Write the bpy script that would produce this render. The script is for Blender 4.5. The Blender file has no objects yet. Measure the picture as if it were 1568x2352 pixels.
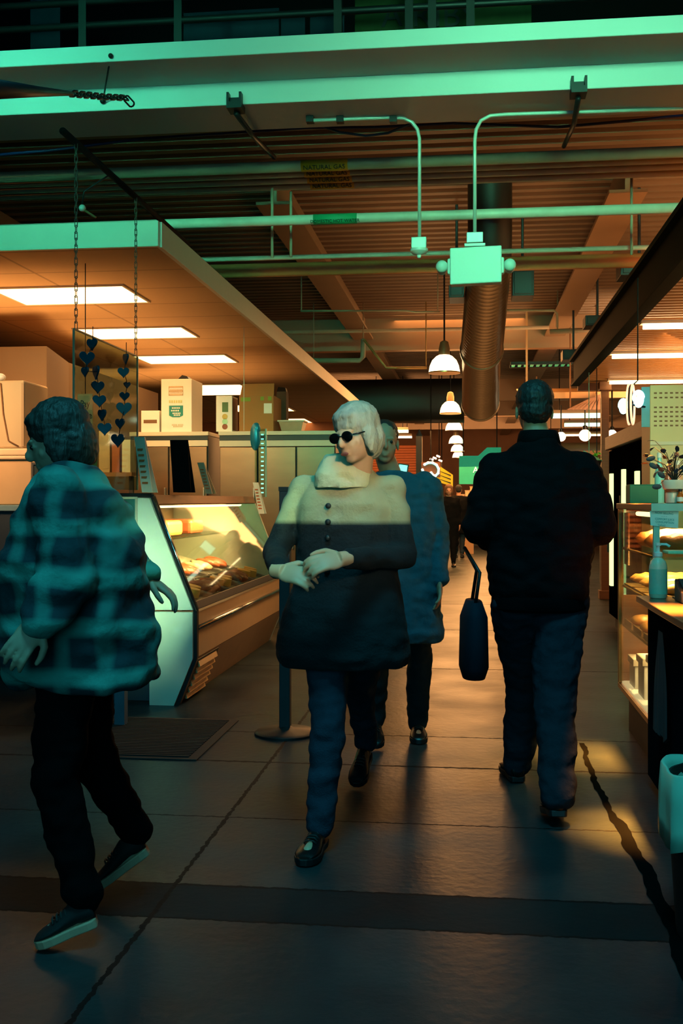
import bpy, bmesh, math, random
from mathutils import Vector, Matrix, Euler, noise
random.seed(7)
SC = bpy.context.scene
COL = SC.collection
V = Vector
PI = math.pi
UP = V((0, 0, 1))

# ------------------------------------------------------------------ camera
F = 2450.0
CX, HZ = 784.0, 1150.0
EYE = V((0, 0, 1.35))
YAW = math.atan(296 / F)
FWD = V((-math.sin(YAW), math.cos(YAW), 0))
RGT = V((math.cos(YAW), math.sin(YAW), 0))


def at(px, py, d=None, X=None, Y=None, Z=None):
    """point of the place seen at a pixel, fixed by its depth or one world coordinate"""
    r = FWD + RGT * ((px - CX) / F) + UP * ((HZ - py) / F)
    if X is not None:
        d = X / r.x
    elif Y is not None:
        d = Y / r.y
    elif Z is not None:
        d = (Z - EYE.z) / r.z
    return EYE + r * d


cam_d = bpy.data.cameras.new('camera')
cam = bpy.data.objects.new('camera', cam_d)
COL.objects.link(cam)
cam.location = EYE
cam.rotation_euler = (PI / 2, 0, YAW)
cam_d.sensor_fit = 'VERTICAL'
cam_d.sensor_height = 36
cam_d.lens = F / 2352 * 36
cam_d.shift_y = -26 / 2352
cam_d.clip_end = 200
cam_d.clip_start = 0.05
SC.camera = cam
SC.view_settings.view_transform = 'Standard'
SC.view_settings.look = 'None'


# ------------------------------------------------------------------ materials
def lin(c):
    return tuple((x / 12.92 if x <= .04045 else ((x + .055) / 1.055) ** 2.4) for x in [k / 255 for k in c])


MATS = {}


def mat(name, c=(128, 128, 128), rough=.6, metal=0., var=.25, scale=8., bump=.0, bscale=60., emit=None, estr=0., stretch=None, coat=0., spec=.5):
    if name in MATS:
        return MATS[name]
    m = bpy.data.materials.new(name)
    m.use_nodes = True
    nt = m.node_tree
    N, L = nt.nodes, nt.links
    b = N['Principled BSDF']
    b.inputs['Roughness'].default_value = rough
    b.inputs['Metallic'].default_value = metal
    b.inputs['Specular IOR Level'].default_value = spec
    b.inputs['Coat Weight'].default_value = coat
    tc = N.new('ShaderNodeTexCoord')
    src = tc.outputs['Object']
    if stretch:
        mp = N.new('ShaderNodeMapping')
        mp.inputs['Scale'].default_value = stretch
        L.new(src, mp.inputs['Vector'])
        src = mp.outputs['Vector']
    nz = N.new('ShaderNodeTexNoise')
    nz.inputs['Scale'].default_value = scale
    nz.inputs['Detail'].default_value = 5
    L.new(src, nz.inputs['Vector'])
    mx = N.new('ShaderNodeMix')
    mx.data_type = 'RGBA'
    l = lin(c)
    mx.inputs[6].default_value = (*[x * (1 - var) for x in l], 1)
    mx.inputs[7].default_value = (*[min(1, x * (1 + var)) for x in l], 1)
    L.new(nz.outputs['Fac'], mx.inputs[0])
    L.new(mx.outputs[2], b.inputs['Base Color'])
    if bump:
        n2 = N.new('ShaderNodeTexNoise')
        n2.inputs['Scale'].default_value = bscale
        n2.inputs['Detail'].default_value = 4
        L.new(src, n2.inputs['Vector'])
        bp = N.new('ShaderNodeBump')
        bp.inputs['Strength'].default_value = bump
        bp.inputs['Distance'].default_value = .02
        L.new(n2.outputs['Fac'], bp.inputs['Height'])
        L.new(bp.outputs['Normal'], b.inputs['Normal'])
    if emit:
        b.inputs['Emission Color'].default_value = (*emit, 1)
        b.inputs['Emission Strength'].default_value = estr
    MATS[name] = m
    return m


def glass_mat(name, tint=(255, 255, 255), rough=.03, clear=.9):
    """thin pane: mostly see-through with a fresnel reflection"""
    m = bpy.data.materials.new(name)
    m.use_nodes = True
    N, L = m.node_tree.nodes, m.node_tree.links
    N.remove(N['Principled BSDF'])
    out = N['Material Output']
    tr = N.new('ShaderNodeBsdfTransparent')
    l = lin(tint)
    nz = N.new('ShaderNodeTexNoise')
    nz.inputs['Scale'].default_value = 3
    mxc = N.new('ShaderNodeMix')
    mxc.data_type = 'RGBA'
    mxc.inputs[6].default_value = (*[x * clear for x in l], 1)
    mxc.inputs[7].default_value = (*l, 1)
    L.new(nz.outputs['Fac'], mxc.inputs[0])
    L.new(mxc.outputs[2], tr.inputs['Color'])
    gl = N.new('ShaderNodeBsdfGlossy')
    gl.inputs['Roughness'].default_value = rough
    lw = N.new('ShaderNodeLayerWeight')
    pw = N.new('ShaderNodeMath')
    pw.operation = 'POWER'
    pw.inputs[1].default_value = 4.5
    L.new(lw.outputs['Facing'], pw.inputs[0])
    mr = N.new('ShaderNodeMapRange')
    mr.inputs['To Min'].default_value = .03
    mr.inputs['To Max'].default_value = .6
    L.new(pw.outputs[0], mr.inputs['Value'])
    ms = N.new('ShaderNodeMixShader')
    L.new(mr.outputs[0], ms.inputs[0])
    L.new(tr.outputs[0], ms.inputs[1])
    L.new(gl.outputs[0], ms.inputs[2])
    L.new(ms.outputs[0], out.inputs['Surface'])
    MATS[name] = m
    return m


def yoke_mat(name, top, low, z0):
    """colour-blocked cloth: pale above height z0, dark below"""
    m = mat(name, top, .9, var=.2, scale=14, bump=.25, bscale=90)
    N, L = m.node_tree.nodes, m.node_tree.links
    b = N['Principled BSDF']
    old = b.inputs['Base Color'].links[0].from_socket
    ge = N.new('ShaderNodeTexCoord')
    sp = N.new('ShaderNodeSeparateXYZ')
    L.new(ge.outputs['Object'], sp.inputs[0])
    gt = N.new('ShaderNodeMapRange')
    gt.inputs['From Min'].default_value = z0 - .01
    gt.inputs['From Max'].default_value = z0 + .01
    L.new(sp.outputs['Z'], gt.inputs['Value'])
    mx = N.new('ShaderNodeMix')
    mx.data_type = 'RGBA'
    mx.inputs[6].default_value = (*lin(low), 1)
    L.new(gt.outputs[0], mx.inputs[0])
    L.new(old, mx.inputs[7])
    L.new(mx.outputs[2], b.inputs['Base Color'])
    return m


def plaid_mat(name, a, c, rough=.9):
    """dark shirt cloth with paler horizontal and vertical bands"""
    m = mat(name, a, rough, var=.3, scale=10, bump=.3, bscale=30)
    N, L = m.node_tree.nodes, m.node_tree.links
    b = N['Principled BSDF']
    old = b.inputs['Base Color'].links[0].from_socket
    tc = N.new('ShaderNodeTexCoord')
    prev = old
    for d, sc, amt in (('Z', 2.1, .85), ('X', 2.4, .45)):
        w = N.new('ShaderNodeTexWave')
        w.bands_direction = d
        w.inputs['Scale'].default_value = sc
        w.inputs['Distortion'].default_value = 2.5
        w.inputs['Detail'].default_value = 1.5
        w.inputs['Detail Scale'].default_value = 1.2
        L.new(tc.outputs['Object'], w.inputs['Vector'])
        rp = N.new('ShaderNodeMapRange')
        rp.inputs['From Min'].default_value = .55
        rp.inputs['From Max'].default_value = .95
        rp.inputs['To Max'].default_value = amt
        L.new(w.outputs['Fac'], rp.inputs['Value'])
        mx = N.new('ShaderNodeMix')
        mx.data_type = 'RGBA'
        mx.inputs[7].default_value = (*lin(c), 1)
        L.new(rp.outputs[0], mx.inputs[0])
        L.new(prev, mx.inputs[6])
        prev = mx.outputs[2]
    L.new(prev, b.inputs['Base Color'])
    return m


# ------------------------------------------------------------------ mesh building
def wloc(o):
    p = V((0, 0, 0))
    while o is not None:
        p += o.location
        o = o.parent
    return p


class MB:
    def __init__(s):
        s.bm = bmesh.new()

    def box(s, lo, hi):
        lo, hi = V(lo), V(hi)
        c = (lo + hi) / 2
        d = hi - lo
        bmesh.ops.create_cube(s.bm, size=1, matrix=Matrix.Translation(c) @ Matrix.Diagonal((max(abs(d.x), 1e-4), max(abs(d.y), 1e-4), max(abs(d.z), 1e-4), 1)))
        return s

    def obox(s, c, size, rot=(0, 0, 0)):
        M = Matrix.Translation(V(c)) @ (rot.to_4x4() if isinstance(rot, Matrix) else Euler(rot).to_matrix().to_4x4()) @ Matrix.Diagonal((*size, 1))
        bmesh.ops.create_cube(s.bm, size=1, matrix=M)
        return s

    def cone(s, p0, p1, r0, r1=None, n=16):
        p0, p1 = V(p0), V(p1)
        r1 = r0 if r1 is None else r1
        d = p1 - p0
        q = d.to_track_quat('Z', 'Y').to_matrix().to_4x4()
        bmesh.ops.create_cone(s.bm, cap_ends=True, segments=n, radius1=r0, radius2=r1, depth=d.length, matrix=Matrix.Translation((p0 + p1) / 2) @ q)
        return s

    def ell(s, c, r, rot=None, n=16):
        M = Matrix.Translation(V(c)) @ (rot.to_4x4() if rot else Matrix()) @ Matrix.Diagonal((*(r if hasattr(r, '__len__') else (r, r, r)), 1))
        nv = max(6, n * 2 // 3)
        new = s.bm.verts.new
        top, bot = new(M @ V((0, 0, 1))), new(M @ V((0, 0, -1)))
        R = []
        for j in range(1, nv):
            a = PI * j / nv
            R.append([new(M @ V((math.sin(a) * math.cos(2 * PI * k / n), math.sin(a) * math.sin(2 * PI * k / n), math.cos(a)))) for k in range(n)])
        fc = s.bm.faces.new
        for k in range(n):
            k2 = (k + 1) % n
            fc((top, R[0][k], R[0][k2]))
            fc((bot, R[-1][k2], R[-1][k]))
            for A, B in zip(R, R[1:]):
                fc((A[k], B[k], B[k2], A[k2]))
        return s

    def tube(s, pts, r, n=10, closed=False):
        pts = [V(p) for p in pts]
        rs = r if hasattr(r, '__len__') else [r] * len(pts)
        rings = []
        m = len(pts)
        nrm = None
        for i, p in enumerate(pts):
            a = pts[i - 1] if i > 0 else (pts[-1] if closed else p)
            c = pts[i + 1] if i < m - 1 else (pts[0] if closed else p)
            t = (c - a)
            t = t.normalized() if t.length > 1e-9 else V((0, 0, 1))
            if nrm is None:
                nrm = t.orthogonal().normalized()
            nrm = (nrm - t * nrm.dot(t))
            nrm = nrm.normalized() if nrm.length > 1e-6 else t.orthogonal().normalized()
            b = t.cross(nrm)
            rings.append([s.bm.verts.new(p + (nrm * math.cos(2 * PI * k / n) + b * math.sin(2 * PI * k / n)) * rs[i]) for k in range(n)])
        for i in range(m if closed else m - 1):
            A, B = rings[i], rings[(i + 1) % m]
            for k in range(n):
                s.bm.faces.new((A[k], A[(k + 1) % n], B[(k + 1) % n], B[k]))
        if not closed:
            s.bm.faces.new(rings[0][::-1])
            s.bm.faces.new(rings[-1])
        return s

    def loft(s, rings, cap=True):
        """rings: lists of points of equal count"""
        R = [[s.bm.verts.new(V(p)) for p in r] for r in rings]
        n = len(R[0])
        for A, B in zip(R, R[1:]):
            for k in range(n):
                s.bm.faces.new((A[k], A[(k + 1) % n], B[(k + 1) % n], B[k]))
        if cap:
            s.bm.faces.new(R[0][::-1])
            s.bm.faces.new(R[-1])
        return s

    def lathe(s, c, prof, n=28, cap=True):
        """prof: (radius, z) pairs about a vertical axis through c"""
        c = V(c)
        return s.loft([[c + V((r * math.cos(2 * PI * k / n), r * math.sin(2 * PI * k / n), z)) for k in range(n)] for r, z in prof], cap)

    def prism(s, poly, vec):
        poly = [V(p) for p in poly]
        vec = V(vec)
        A = [s.bm.verts.new(p) for p in poly]
        B = [s.bm.verts.new(p + vec) for p in poly]
        n = len(A)
        s.bm.faces.new(A[::-1])
        s.bm.faces.new(B)
        for k in range(n):
            s.bm.faces.new((A[k], A[(k + 1) % n], B[(k + 1) % n], B[k]))
        return s

    def quad(s, *p):
        s.bm.faces.new([s.bm.verts.new(V(q)) for q in p])
        return s

    def build(s, name, m, parent=None, smooth=False, bevel=0., loc=None):
        bmesh.ops.recalc_face_normals(s.bm, faces=s.bm.faces[:])
        me = bpy.data.meshes.new(name)
        s.bm.to_mesh(me)
        s.bm.free()
        return link_mesh(me, name, m, parent, smooth, bevel)


def link_mesh(me, name, m, parent=None, smooth=False, bevel=0.):
    o = bpy.data.objects.new(name, me)
    COL.objects.link(o)
    if parent is not None:
        off = wloc(parent)
        o.parent = parent
    else:
        xs = [v.co for v in me.vertices]
        off = V(((min(v.x for v in xs) + max(v.x for v in xs)) / 2, (min(v.y for v in xs) + max(v.y for v in xs)) / 2, min(v.z for v in xs)))
        o.location = off
    me.transform(Matrix.Translation(-off))
    if not me.materials:
        me.materials.append(m)
    if smooth:
        for p in me.polygons:
            p.use_smooth = True
        if smooth == 'auto':
            me.set_sharp_from_angle(angle=math.radians(40))
    if bevel:
        b = o.modifiers.new('bevel', 'BEVEL')
        b.width = bevel
        b.segments = 2
        b.limit_method = 'ANGLE'
    return o


def thing(name, label, cat, loc=(0, 0, 0), group=None):
    o = bpy.data.objects.new(name, None)
    COL.objects.link(o)
    o.location = loc
    o.empty_display_size = .1
    return tag(o, label, cat, group)


def tag(o, label, cat, group=None, kind=None):
    o['label'] = label
    o['category'] = cat
    if group:
        o['group'] = group
    if kind:
        o['kind'] = kind
    return o


def struct(o):
    o['kind'] = 'structure'
    return o


def kids(o):
    return [c for c in bpy.data.objects if c.parent == o]


def dup(root, loc, label, group=None):
    r = root.copy()
    COL.objects.link(r)
    r.location = loc
    r['label'] = label
    if group:
        r['group'] = group
    for ch in kids(root):
        c = ch.copy()
        COL.objects.link(c)
        c.parent = r
        for g in kids(ch):
            d = g.copy()
            COL.objects.link(d)
            d.parent = c
    return r


def text(s, size, loc, m, parent=None, right=None, up=None, name='lettering', depth=.002, align='CENTER', squash=1.0):
    """raised lettering; right/up are the reading directions in the place"""
    right = V(right or (1, 0, 0)).normalized()
    up = V(up or (0, 0, 1)).normalized()
    cu = bpy.data.curves.new(name, 'FONT')
    cu.body = s
    cu.size = size
    cu.extrude = depth
    cu.align_x = align
    cu.align_y = 'CENTER'
    cu.resolution_u = 3
    t = bpy.data.objects.new('tmp', cu)
    COL.objects.link(t)
    bpy.context.view_layer.update()
    dg = bpy.context.evaluated_depsgraph_get()
    me = bpy.data.meshes.new_from_object(t.evaluated_get(dg))
    bpy.data.objects.remove(t)
    nrm = right.cross(up)
    M = Matrix((right * squash, up, nrm)).transposed().to_4x4()
    M.translation = V(loc)
    me.transform(M)
    me.materials.clear()
    return link_mesh(me, name, m, parent)


def remesh(mb, vox, sm=3, wrinkle=0., wscale=9., seed=0):
    bm = mb.bm
    bmesh.ops.recalc_face_normals(bm, faces=bm.faces[:])
    me = bpy.data.meshes.new('tmp')
    bm.to_mesh(me)
    bm.free()
    t = bpy.data.objects.new('tmp', me)
    COL.objects.link(t)
    r = t.modifiers.new('r', 'REMESH')
    r.mode = 'VOXEL'
    r.voxel_size = vox
    if sm:
        k = t.modifiers.new('s', 'SMOOTH')
        k.factor = .5
        k.iterations = sm
    bpy.context.view_layer.update()
    dg = bpy.context.evaluated_depsgraph_get()
    out = bpy.data.meshes.new_from_object(t.evaluated_get(dg))
    bpy.data.objects.remove(t)
    if wrinkle:
        co = [v.co.copy() for v in out.vertices]
        nn = [v.normal.copy() for v in out.vertices]
        for v, c, n in zip(out.vertices, co, nn):
            q = V((c.x * wscale, c.y * wscale, c.z * wscale * 1.7)) + V((seed, seed * 2, 0))
            v.co = c + n * wrinkle * (noise.noise(q) + .5 * noise.noise(q * 2.3))
    return out


# palette of materials
WARM = (1.0, .50, .17)
M_floor = None
m_black = mat('black_paint', (14, 18, 20), .5)
m_dark = mat('dark_metal', (34, 36, 38), .45, .6)
m_white = mat('white_enamel', (225, 225, 215), .35, var=.06)
m_cream = mat('cream_laminate', (200, 185, 160), .45, var=.08)
m_tan = mat('tan_laminate', (170, 140, 105), .4, var=.1)
m_steel = mat('brushed_steel', (165, 160, 150), .28, .9, var=.12, scale=4, stretch=(1, 1, 12))
m_chrome = mat('chrome_trim', (200, 200, 200), .15, 1., var=.05)
m_galv = mat('galvanised_steel', (150, 140, 125), .38, .8, var=.25, scale=5)
m_pipe = mat('painted_pipe', (170, 150, 125), .5, var=.15)
m_wood = mat('stained_wood', (120, 78, 44), .5, var=.3, scale=5, stretch=(1, 1, 14))
m_card = mat('brown_cardboard', (165, 112, 58), .85, var=.1, scale=4)
m_paper = mat('white_paper', (232, 226, 212), .8, var=.05)
m_green = mat('green_sign', (22, 150, 100), .6, var=.1)
m_teal = mat('teal_print', (25, 130, 120), .6, var=.1)
m_yellow = mat('yellow_label', (225, 175, 20), .6, var=.1)
m_ink = mat('dark_ink', (20, 30, 30), .7, var=.1)
m_inkbrown = mat('brown_ink', (120, 80, 45), .7, var=.1)
m_plastic = mat('clear_plastic_edge', (150, 190, 175), .2, var=.1)
g_clear = glass_mat('clear_glass', (235, 245, 238), .03)
g_acryl = glass_mat('clear_acrylic', (215, 235, 225), .06)
e_white = mat('fluorescent_diffuser', (240, 240, 235), .5, emit=(1, .60, .25), estr=4.5)
e_tube = mat('fluorescent_tube', (240, 240, 230), .5, emit=(1, .68, .33), estr=6)
e_strip = mat('strip_tube', (240, 240, 230), .5, emit=(1, .66, .30), estr=12)
e_cool = mat('cool_tube', (240, 250, 240), .5, emit=(.6, 1, .72), estr=2.2)
e_led = mat('yellow_green_tube', (240, 250, 220), .5, emit=(.85, 1, .42), estr=1.3)
e_pend = mat('glowing_shade', (250, 245, 235), .4, emit=(1, .68, .34), estr=5)
e_bulb = mat('glowing_bulb', (250, 245, 235), .4, emit=(1, .8, .5), estr=5)
e_neon = mat('pink_neon', (250, 220, 200), .4, emit=(1, .5, .28), estr=1.4)
e_blue = mat('blue_white_neon', (220, 250, 250), .4, emit=(.45, .95, 1), estr=2.5)
e_aqua = mat('aqua_led', (180, 250, 235), .4, emit=(.2, .9, .75), estr=1.2)

# ================================================================== the setting
def floor_material():
    m = bpy.data.materials.new('sealed_concrete')
    m.use_nodes = True
    N, L = m.node_tree.nodes, m.node_tree.links
    b = N['Principled BSDF']
    tc = N.new('ShaderNodeTexCoord')
    sp = N.new('ShaderNodeSeparateXYZ')
    L.new(tc.outputs['Object'], sp.inputs[0])

    def math_(op, a, c=None, d=None):
        n = N.new('ShaderNodeMath')
        n.operation = op
        for i, x in enumerate((a, c, d)):
            if x is None:
                continue
            if isinstance(x, (int, float)):
                n.inputs[i].default_value = x
            else:
                L.new(x, n.inputs[i])
        return n.outputs[0]

    nz = N.new('ShaderNodeTexNoise')
    nz.inputs['Scale'].default_value = 2.2
    nz.inputs['Detail'].default_value = 8
    L.new(tc.outputs['Object'], nz.inputs['Vector'])
    n2 = N.new('ShaderNodeTexNoise')
    n2.inputs['Scale'].default_value = 26
    n2.inputs['Detail'].default_value = 6
    L.new(tc.outputs['Object'], n2.inputs['Vector'])
    wob = math_('MULTIPLY', math_('SUBTRACT', n2.outputs['Fac'], .5), .03)
    x = math_('ADD', sp.outputs['X'], wob)
    y = math_('ADD', sp.outputs['Y'], wob)

    def line(v, pos, w):
        return math_('LESS_THAN', math_('ABSOLUTE', math_('SUBTRACT', v, pos)), w)

    joints = None
    for v, pos, w in ((y, 5.42, .012), (y, 6.12, .008), (y, 4.46, .006), (x, -1.03, .009), (y, 8.6, .012), (y, 11.2, .014), (y, 14, .015), (y, 3.66, .008), (y, 3.36, .006), (y, 2.45, .006)):
        j = line(v, pos, w)
        joints = j if joints is None else math_('MAXIMUM', joints, j)
    band = line(y, 3.51, .15)
    rp = N.new('ShaderNodeValToRGB')
    rp.color_ramp.elements[0].position = .32
    rp.color_ramp.elements[0].color = (*lin((26, 38, 42)), 1)
    rp.color_ramp.elements[1].position = .68
    rp.color_ramp.elements[1].color = (*lin((46, 58, 60)), 1)
    L.new(nz.outputs['Fac'], rp.inputs['Fac'])
    dk = math_('SUBTRACT', 1, math_('MAXIMUM', math_('MULTIPLY', joints, .85), math_('MULTIPLY', band, .55)))
    mx = N.new('ShaderNodeMix')
    mx.data_type = 'RGBA'
    mx.blend_type = 'MULTIPLY'
    mx.inputs[0].default_value = 1
    L.new(rp.outputs['Color'], mx.inputs[6])
    L.new(dk, mx.inputs[7])
    L.new(mx.outputs[2], b.inputs['Base Color'])
    rr = N.new('ShaderNodeMapRange')
    rr.inputs['To Min'].default_value = .24
    rr.inputs['To Max'].default_value = .5
    L.new(nz.outputs['Fac'], rr.inputs['Value'])
    L.new(math_('ADD', rr.outputs[0], math_('MULTIPLY', math_('MAXIMUM', band, joints), .3)), b.inputs['Roughness'])
    b.inputs['Specular IOR Level'].default_value = .13
    bp = N.new('ShaderNodeBump')
    bp.inputs['Strength'].default_value = .3
    bp.inputs['Distance'].default_value = .01
    hh = math_('SUBTRACT', math_('ADD', math_('MULTIPLY', n2.outputs['Fac'], .5), nz.outputs['Fac']), math_('MULTIPLY', joints, 2))
    L.new(hh, bp.inputs['Height'])
    L.new(bp.outputs['Normal'], b.inputs['Normal'])
    return m


m_floor = floor_material()
o = MB().quad((-12, -6, 0), (10, -6, 0), (10, 48, 0), (-12, 48, 0)).build('floor', m_floor)
o.data.transform(Matrix.Translation(o.location))
o.location = (0, 0, 0)
struct(o)

# wide ragged crack in the floor, a sunken strip of dark filler
pts, ptsr = [], []
k = 0
yy = 2.9
while yy < 6.05:
    w = .026 if yy < 4.6 else .014
    cxx = .615 + .02 * math.sin(yy * 2.1) + .006 * math.sin(yy * 13)
    pts.append(V((cxx - w + random.uniform(-.006, .006), yy, .0025)))
    ptsr.append(V((cxx + w + random.uniform(-.006, .006), yy, .0025)))
    yy += .05
mb = MB()
for i in range(len(pts) - 1):
    mb.quad(pts[i], ptsr[i], ptsr[i + 1], pts[i + 1])
struct(mb.build('trim_1', mat('crack_filler', (10, 12, 12), .95, spec=0)))

m_deck = mat('ceiling_deck', (120, 100, 82), .55, var=.3, scale=1.5)
# corrugated steel deck
mb = MB()
y0, y1, zc = 7.5, 46.0, 4.5
prof = []
yy = y0
k = 0
while yy < y1:
    prof += [(yy, zc), (yy + .09, zc), (yy + .12, zc + .05), (yy + .2, zc + .05)]
    yy += .23
vl = [[mb.bm.verts.new((x, y, z)) for (y, z) in prof] for x in (-12, 10)]
for i in range(len(prof) - 1):
    mb.bm.faces.new((vl[0][i], vl[0][i + 1], vl[1][i + 1], vl[1][i]))
struct(mb.build('ceiling', m_deck))
m_wall = mat('far_wall_paint', (120, 80, 55), .8, var=.25, scale=2)
struct(MB().box((-12, 46, 0), (10, 46.2, 4.5)).build('wall_back', m_wall))
struct(MB().box((-12.2, -6, 0), (-12, 46, 7.5)).build('wall_left', mat('side_wall_paint', (60, 62, 60), .8)))
struct(MB().box((10, -6, 0), (10.2, 46, 7.5)).build('wall_right', mat('side_wall_paint_2', (60, 62, 60), .8)))
struct(MB().box((-12, 10.2, 4.62), (10, 10.3, 7.5)).build('wall_upper', mat('upper_wall_paint', (10, 12, 15), .9, spec=.1)))

# header beam across the aisle
m_beam = mat('beam_paint', (200, 205, 200), .5, var=.12, scale=1.2)
mb = MB()
mb.box((-12, 7.0, 4.0), (10, 7.5, 4.255))
mb.box((-12, 6.57, 4.148), (10, 7.0, 4.255))
struct(mb.build('trim_2', m_beam, bevel=.006))

# long beams and cross beams under the deck
m_joist = mat('roof_beam_paint', (150, 120, 92), .55, var=.15, scale=2)
def ibeam(name, a, c, w, z0, z1, along):
    mb = MB()
    if along == 'Y':
        mb.box((a[0] - w / 2, a[1], z0), (a[0] + w / 2, c, z0 + .03))
        mb.box((a[0] - .03, a[1], z0 + .03), (a[0] + .03, c, z1))
    else:
        mb.box((a[0], a[1] - w / 2, z0), (c, a[1] + w / 2, z0 + .03))
        mb.box((a[0], a[1] - .03, z0 + .03), (c, a[1] + .03, z1))
    return struct(mb.build(name, m_joist))
for i, X in enumerate((-5.1, -1.84, 1.42, 4.7)):
    ibeam('trim_%d' % (3 + i), (X, 9.9), 46, .34, 4.14, 4.5, 'Y')
for i, Y in enumerate((18.4, 28, 33, 39)):
    mb = MB().box((-12, Y, 3.95), (10, Y + .22, 4.5))
    struct(mb.build('trim_%d' % (8 + i), m_joist))

# ---- left stall: suspended tile ceiling with fascia
def tile_mat():
    m = mat('ceiling_tile', (205, 165, 120), .8, var=.06, scale=30, bump=.1, bscale=220)
    N, L = m.node_tree.nodes, m.node_tree.links
    b = N['Principled BSDF']
    old = b.inputs['Base Color'].links[0].from_socket
    tc = N.new('ShaderNodeTexCoord')
    br = N.new('ShaderNodeTexBrick')
    br.offset = 0
    br.inputs['Scale'].default_value = 1
    br.inputs['Brick Width'].default_value = 1.22
    br.inputs['Row Height'].default_value = .69
    br.inputs['Mortar Size'].default_value = .012
    br.inputs['Color1'].default_value = (1, 1, 1, 1)
    br.inputs['Color2'].default_value = (.97, .97, .97, 1)
    br.inputs['Mortar'].default_value = (.62, .62, .62, 1)
    L.new(tc.outputs['Object'], br.inputs['Vector'])
    mx = N.new('ShaderNodeMix')
    mx.data_type = 'RGBA'
    mx.blend_type = 'MULTIPLY'
    mx.inputs[0].default_value = 1
    L.new(old, mx.inputs[6])
    L.new(br.outputs['Color'], mx.inputs[7])
    L.new(mx.outputs[2], b.inputs['Base Color'])
    return m

LX, LY0, LZ = -2.16, 7.25, 3.13
LY1 = 23.9
struct(MB().box((-11.9, LY0 + .02, LZ), (LX - .02, LY1, LZ + .04)).build('ceiling_left', tile_mat()))
m_fascia = mat('fascia_paint', (215, 205, 185), .5, var=.05)
mb = MB().box((-11.9, LY0 - .02, LZ - .005), (LX, LY0 + .02, LZ + .175))
mb.box((LX - .02, LY0 + .02, LZ - .005), (LX + .015, LY1, LZ + .175))
struct(mb.build('trim_12', m_fascia, bevel=.004))
# hood-like block of wall inside the left stall
mb = MB()
pA = at(107, 795, d=10.0)
pB = at(158, 812, d=11.2)
mb.prism([V((-11.5, pA.y, 0)), V((pA.x, pA.y, 0)), V((pB.x, pB.y, 0)), V((pB.x, 14, 0)), V((-11.5, 14, 0))], (0, 0, pA.z))
struct(mb.build('wall_stall', mat('stall_wall_paint', (92, 68, 42), .7, var=.12, scale=1.5)))
struct(MB().box((-11.9, 23.92, 0), (-2.4, 24.0, LZ)).build('wall_stall_back', mat('stall_back_paint', (150, 95, 60), .8, var=.15)))

# ---- right stall: slatted underside with a dark edge beam
RX, RZ = 1.5, 3.0
m_slat = mat('corrugated_awning', (200, 150, 95), .45, var=.12, scale=3)
mb = MB()
prof = []
yy = 4.6
while yy < 15.3:
    prof += [(yy, RZ), (yy + .055, RZ), (yy + .07, RZ + .03), (yy + .11, RZ + .03)]
    yy += .125
vl = [[mb.bm.verts.new((x, y, z)) for (y, z) in prof] for x in (RX, 6.5)]
for i in range(len(prof) - 1):
    mb.bm.faces.new((vl[0][i], vl[0][i + 1], vl[1][i + 1], vl[1][i]))
struct(mb.build('ceiling_right', m_slat))
mb = MB().box((RX - .06, 4.6, RZ - .02), (RX, 15.3, RZ + .34))
mb.box((RX - .12, 4.6, RZ + .3), (RX + .04, 15.3, RZ + .34))
mb.box((RX - .1, 4.6, RZ - .04), (RX + .02, 15.3, RZ - .01))
struct(mb.build('trim_13', mat('edge_beam_paint', (12, 26, 18), .7, spec=.05), bevel=.004))
struct(MB().box((RX, 15.3, RZ - .1), (6.5, 15.36, RZ + .34)).build('trim_14', m_wood))

# ================================================================== ceiling services
def ceiling_light(px0, px1, py, d0, d1, label, z=LZ):
    a = at(px0, py, d=d0)
    c = at(px1, py, d=d0)
    y0, y1 = a.y, a.y + (d1 - d0)
    return a.x, c.x, y0, y1

troffers = [
    (-9.99, -9.99, 0, 'fluorescent ceiling panel nearest the front fascia of the left stall'),
]
TW = 1.17
def troffer(xr, y0, y1, label):
    t = thing('ceiling_light', label, 'ceiling light', ((xr - TW / 2), (y0 + y1) / 2, LZ - .02), 'fluorescent panels in the left stall ceiling')
    mb = MB()
    for lo, hi in (((xr - TW, y0, LZ - .016), (xr, y0 + .02, LZ - .001)), ((xr - TW, y1 - .02, LZ - .016), (xr, y1, LZ - .001)), ((xr - TW, y0 + .02, LZ - .016), (xr - TW + .02, y1 - .02, LZ - .001)), ((xr - .02, y0 + .02, LZ - .016), (xr, y1 - .02, LZ - .001))):
        mb.box(lo, hi)
    mb.build('frame', m_cream, t)
    MB().box((xr - TW + .02, y0 + .02, LZ - .012), (xr - .02, y1 - .02, LZ - .002)).build('diffuser', e_white, t)
    return t
for (pxr, py0, py1, lab) in (
        (283, 652, 692, 'glowing ceiling panel closest to the green front edge of the left stall ceiling'),
        (418, 748, 773, 'second glowing ceiling panel back from the front edge of the left stall'),
        (517, 812, 831, 'third glowing ceiling panel, just above the tall white carton'),
        (553, 881, 905, 'glowing ceiling panel partly hidden behind the brown cardboard box'),
        (650, 928, 943, 'small glowing ceiling panel peeking out beside the cardboard box'),
        (700, 960, 972, 'farthest glowing ceiling panel, above the foil tray on the coolers')):
    d0 = (LZ - 1.35) * F / (HZ - py0)
    d1 = (LZ - 1.35) * F / (HZ - py1)
    a = at(pxr, py0, d=d0)
    troffer(a.x, a.y, a.y + max(.62, d1 - d0), lab)

# pipes across the aisle
def pipe(Y, z, r, x0, x1, name, label, m=m_pipe, group=None):
    o = MB().tube([(x0, Y, z), (x1, Y, z)], r, 14).build(name, m, smooth=True)
    return tag(o, label, 'pipe', group)

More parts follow.
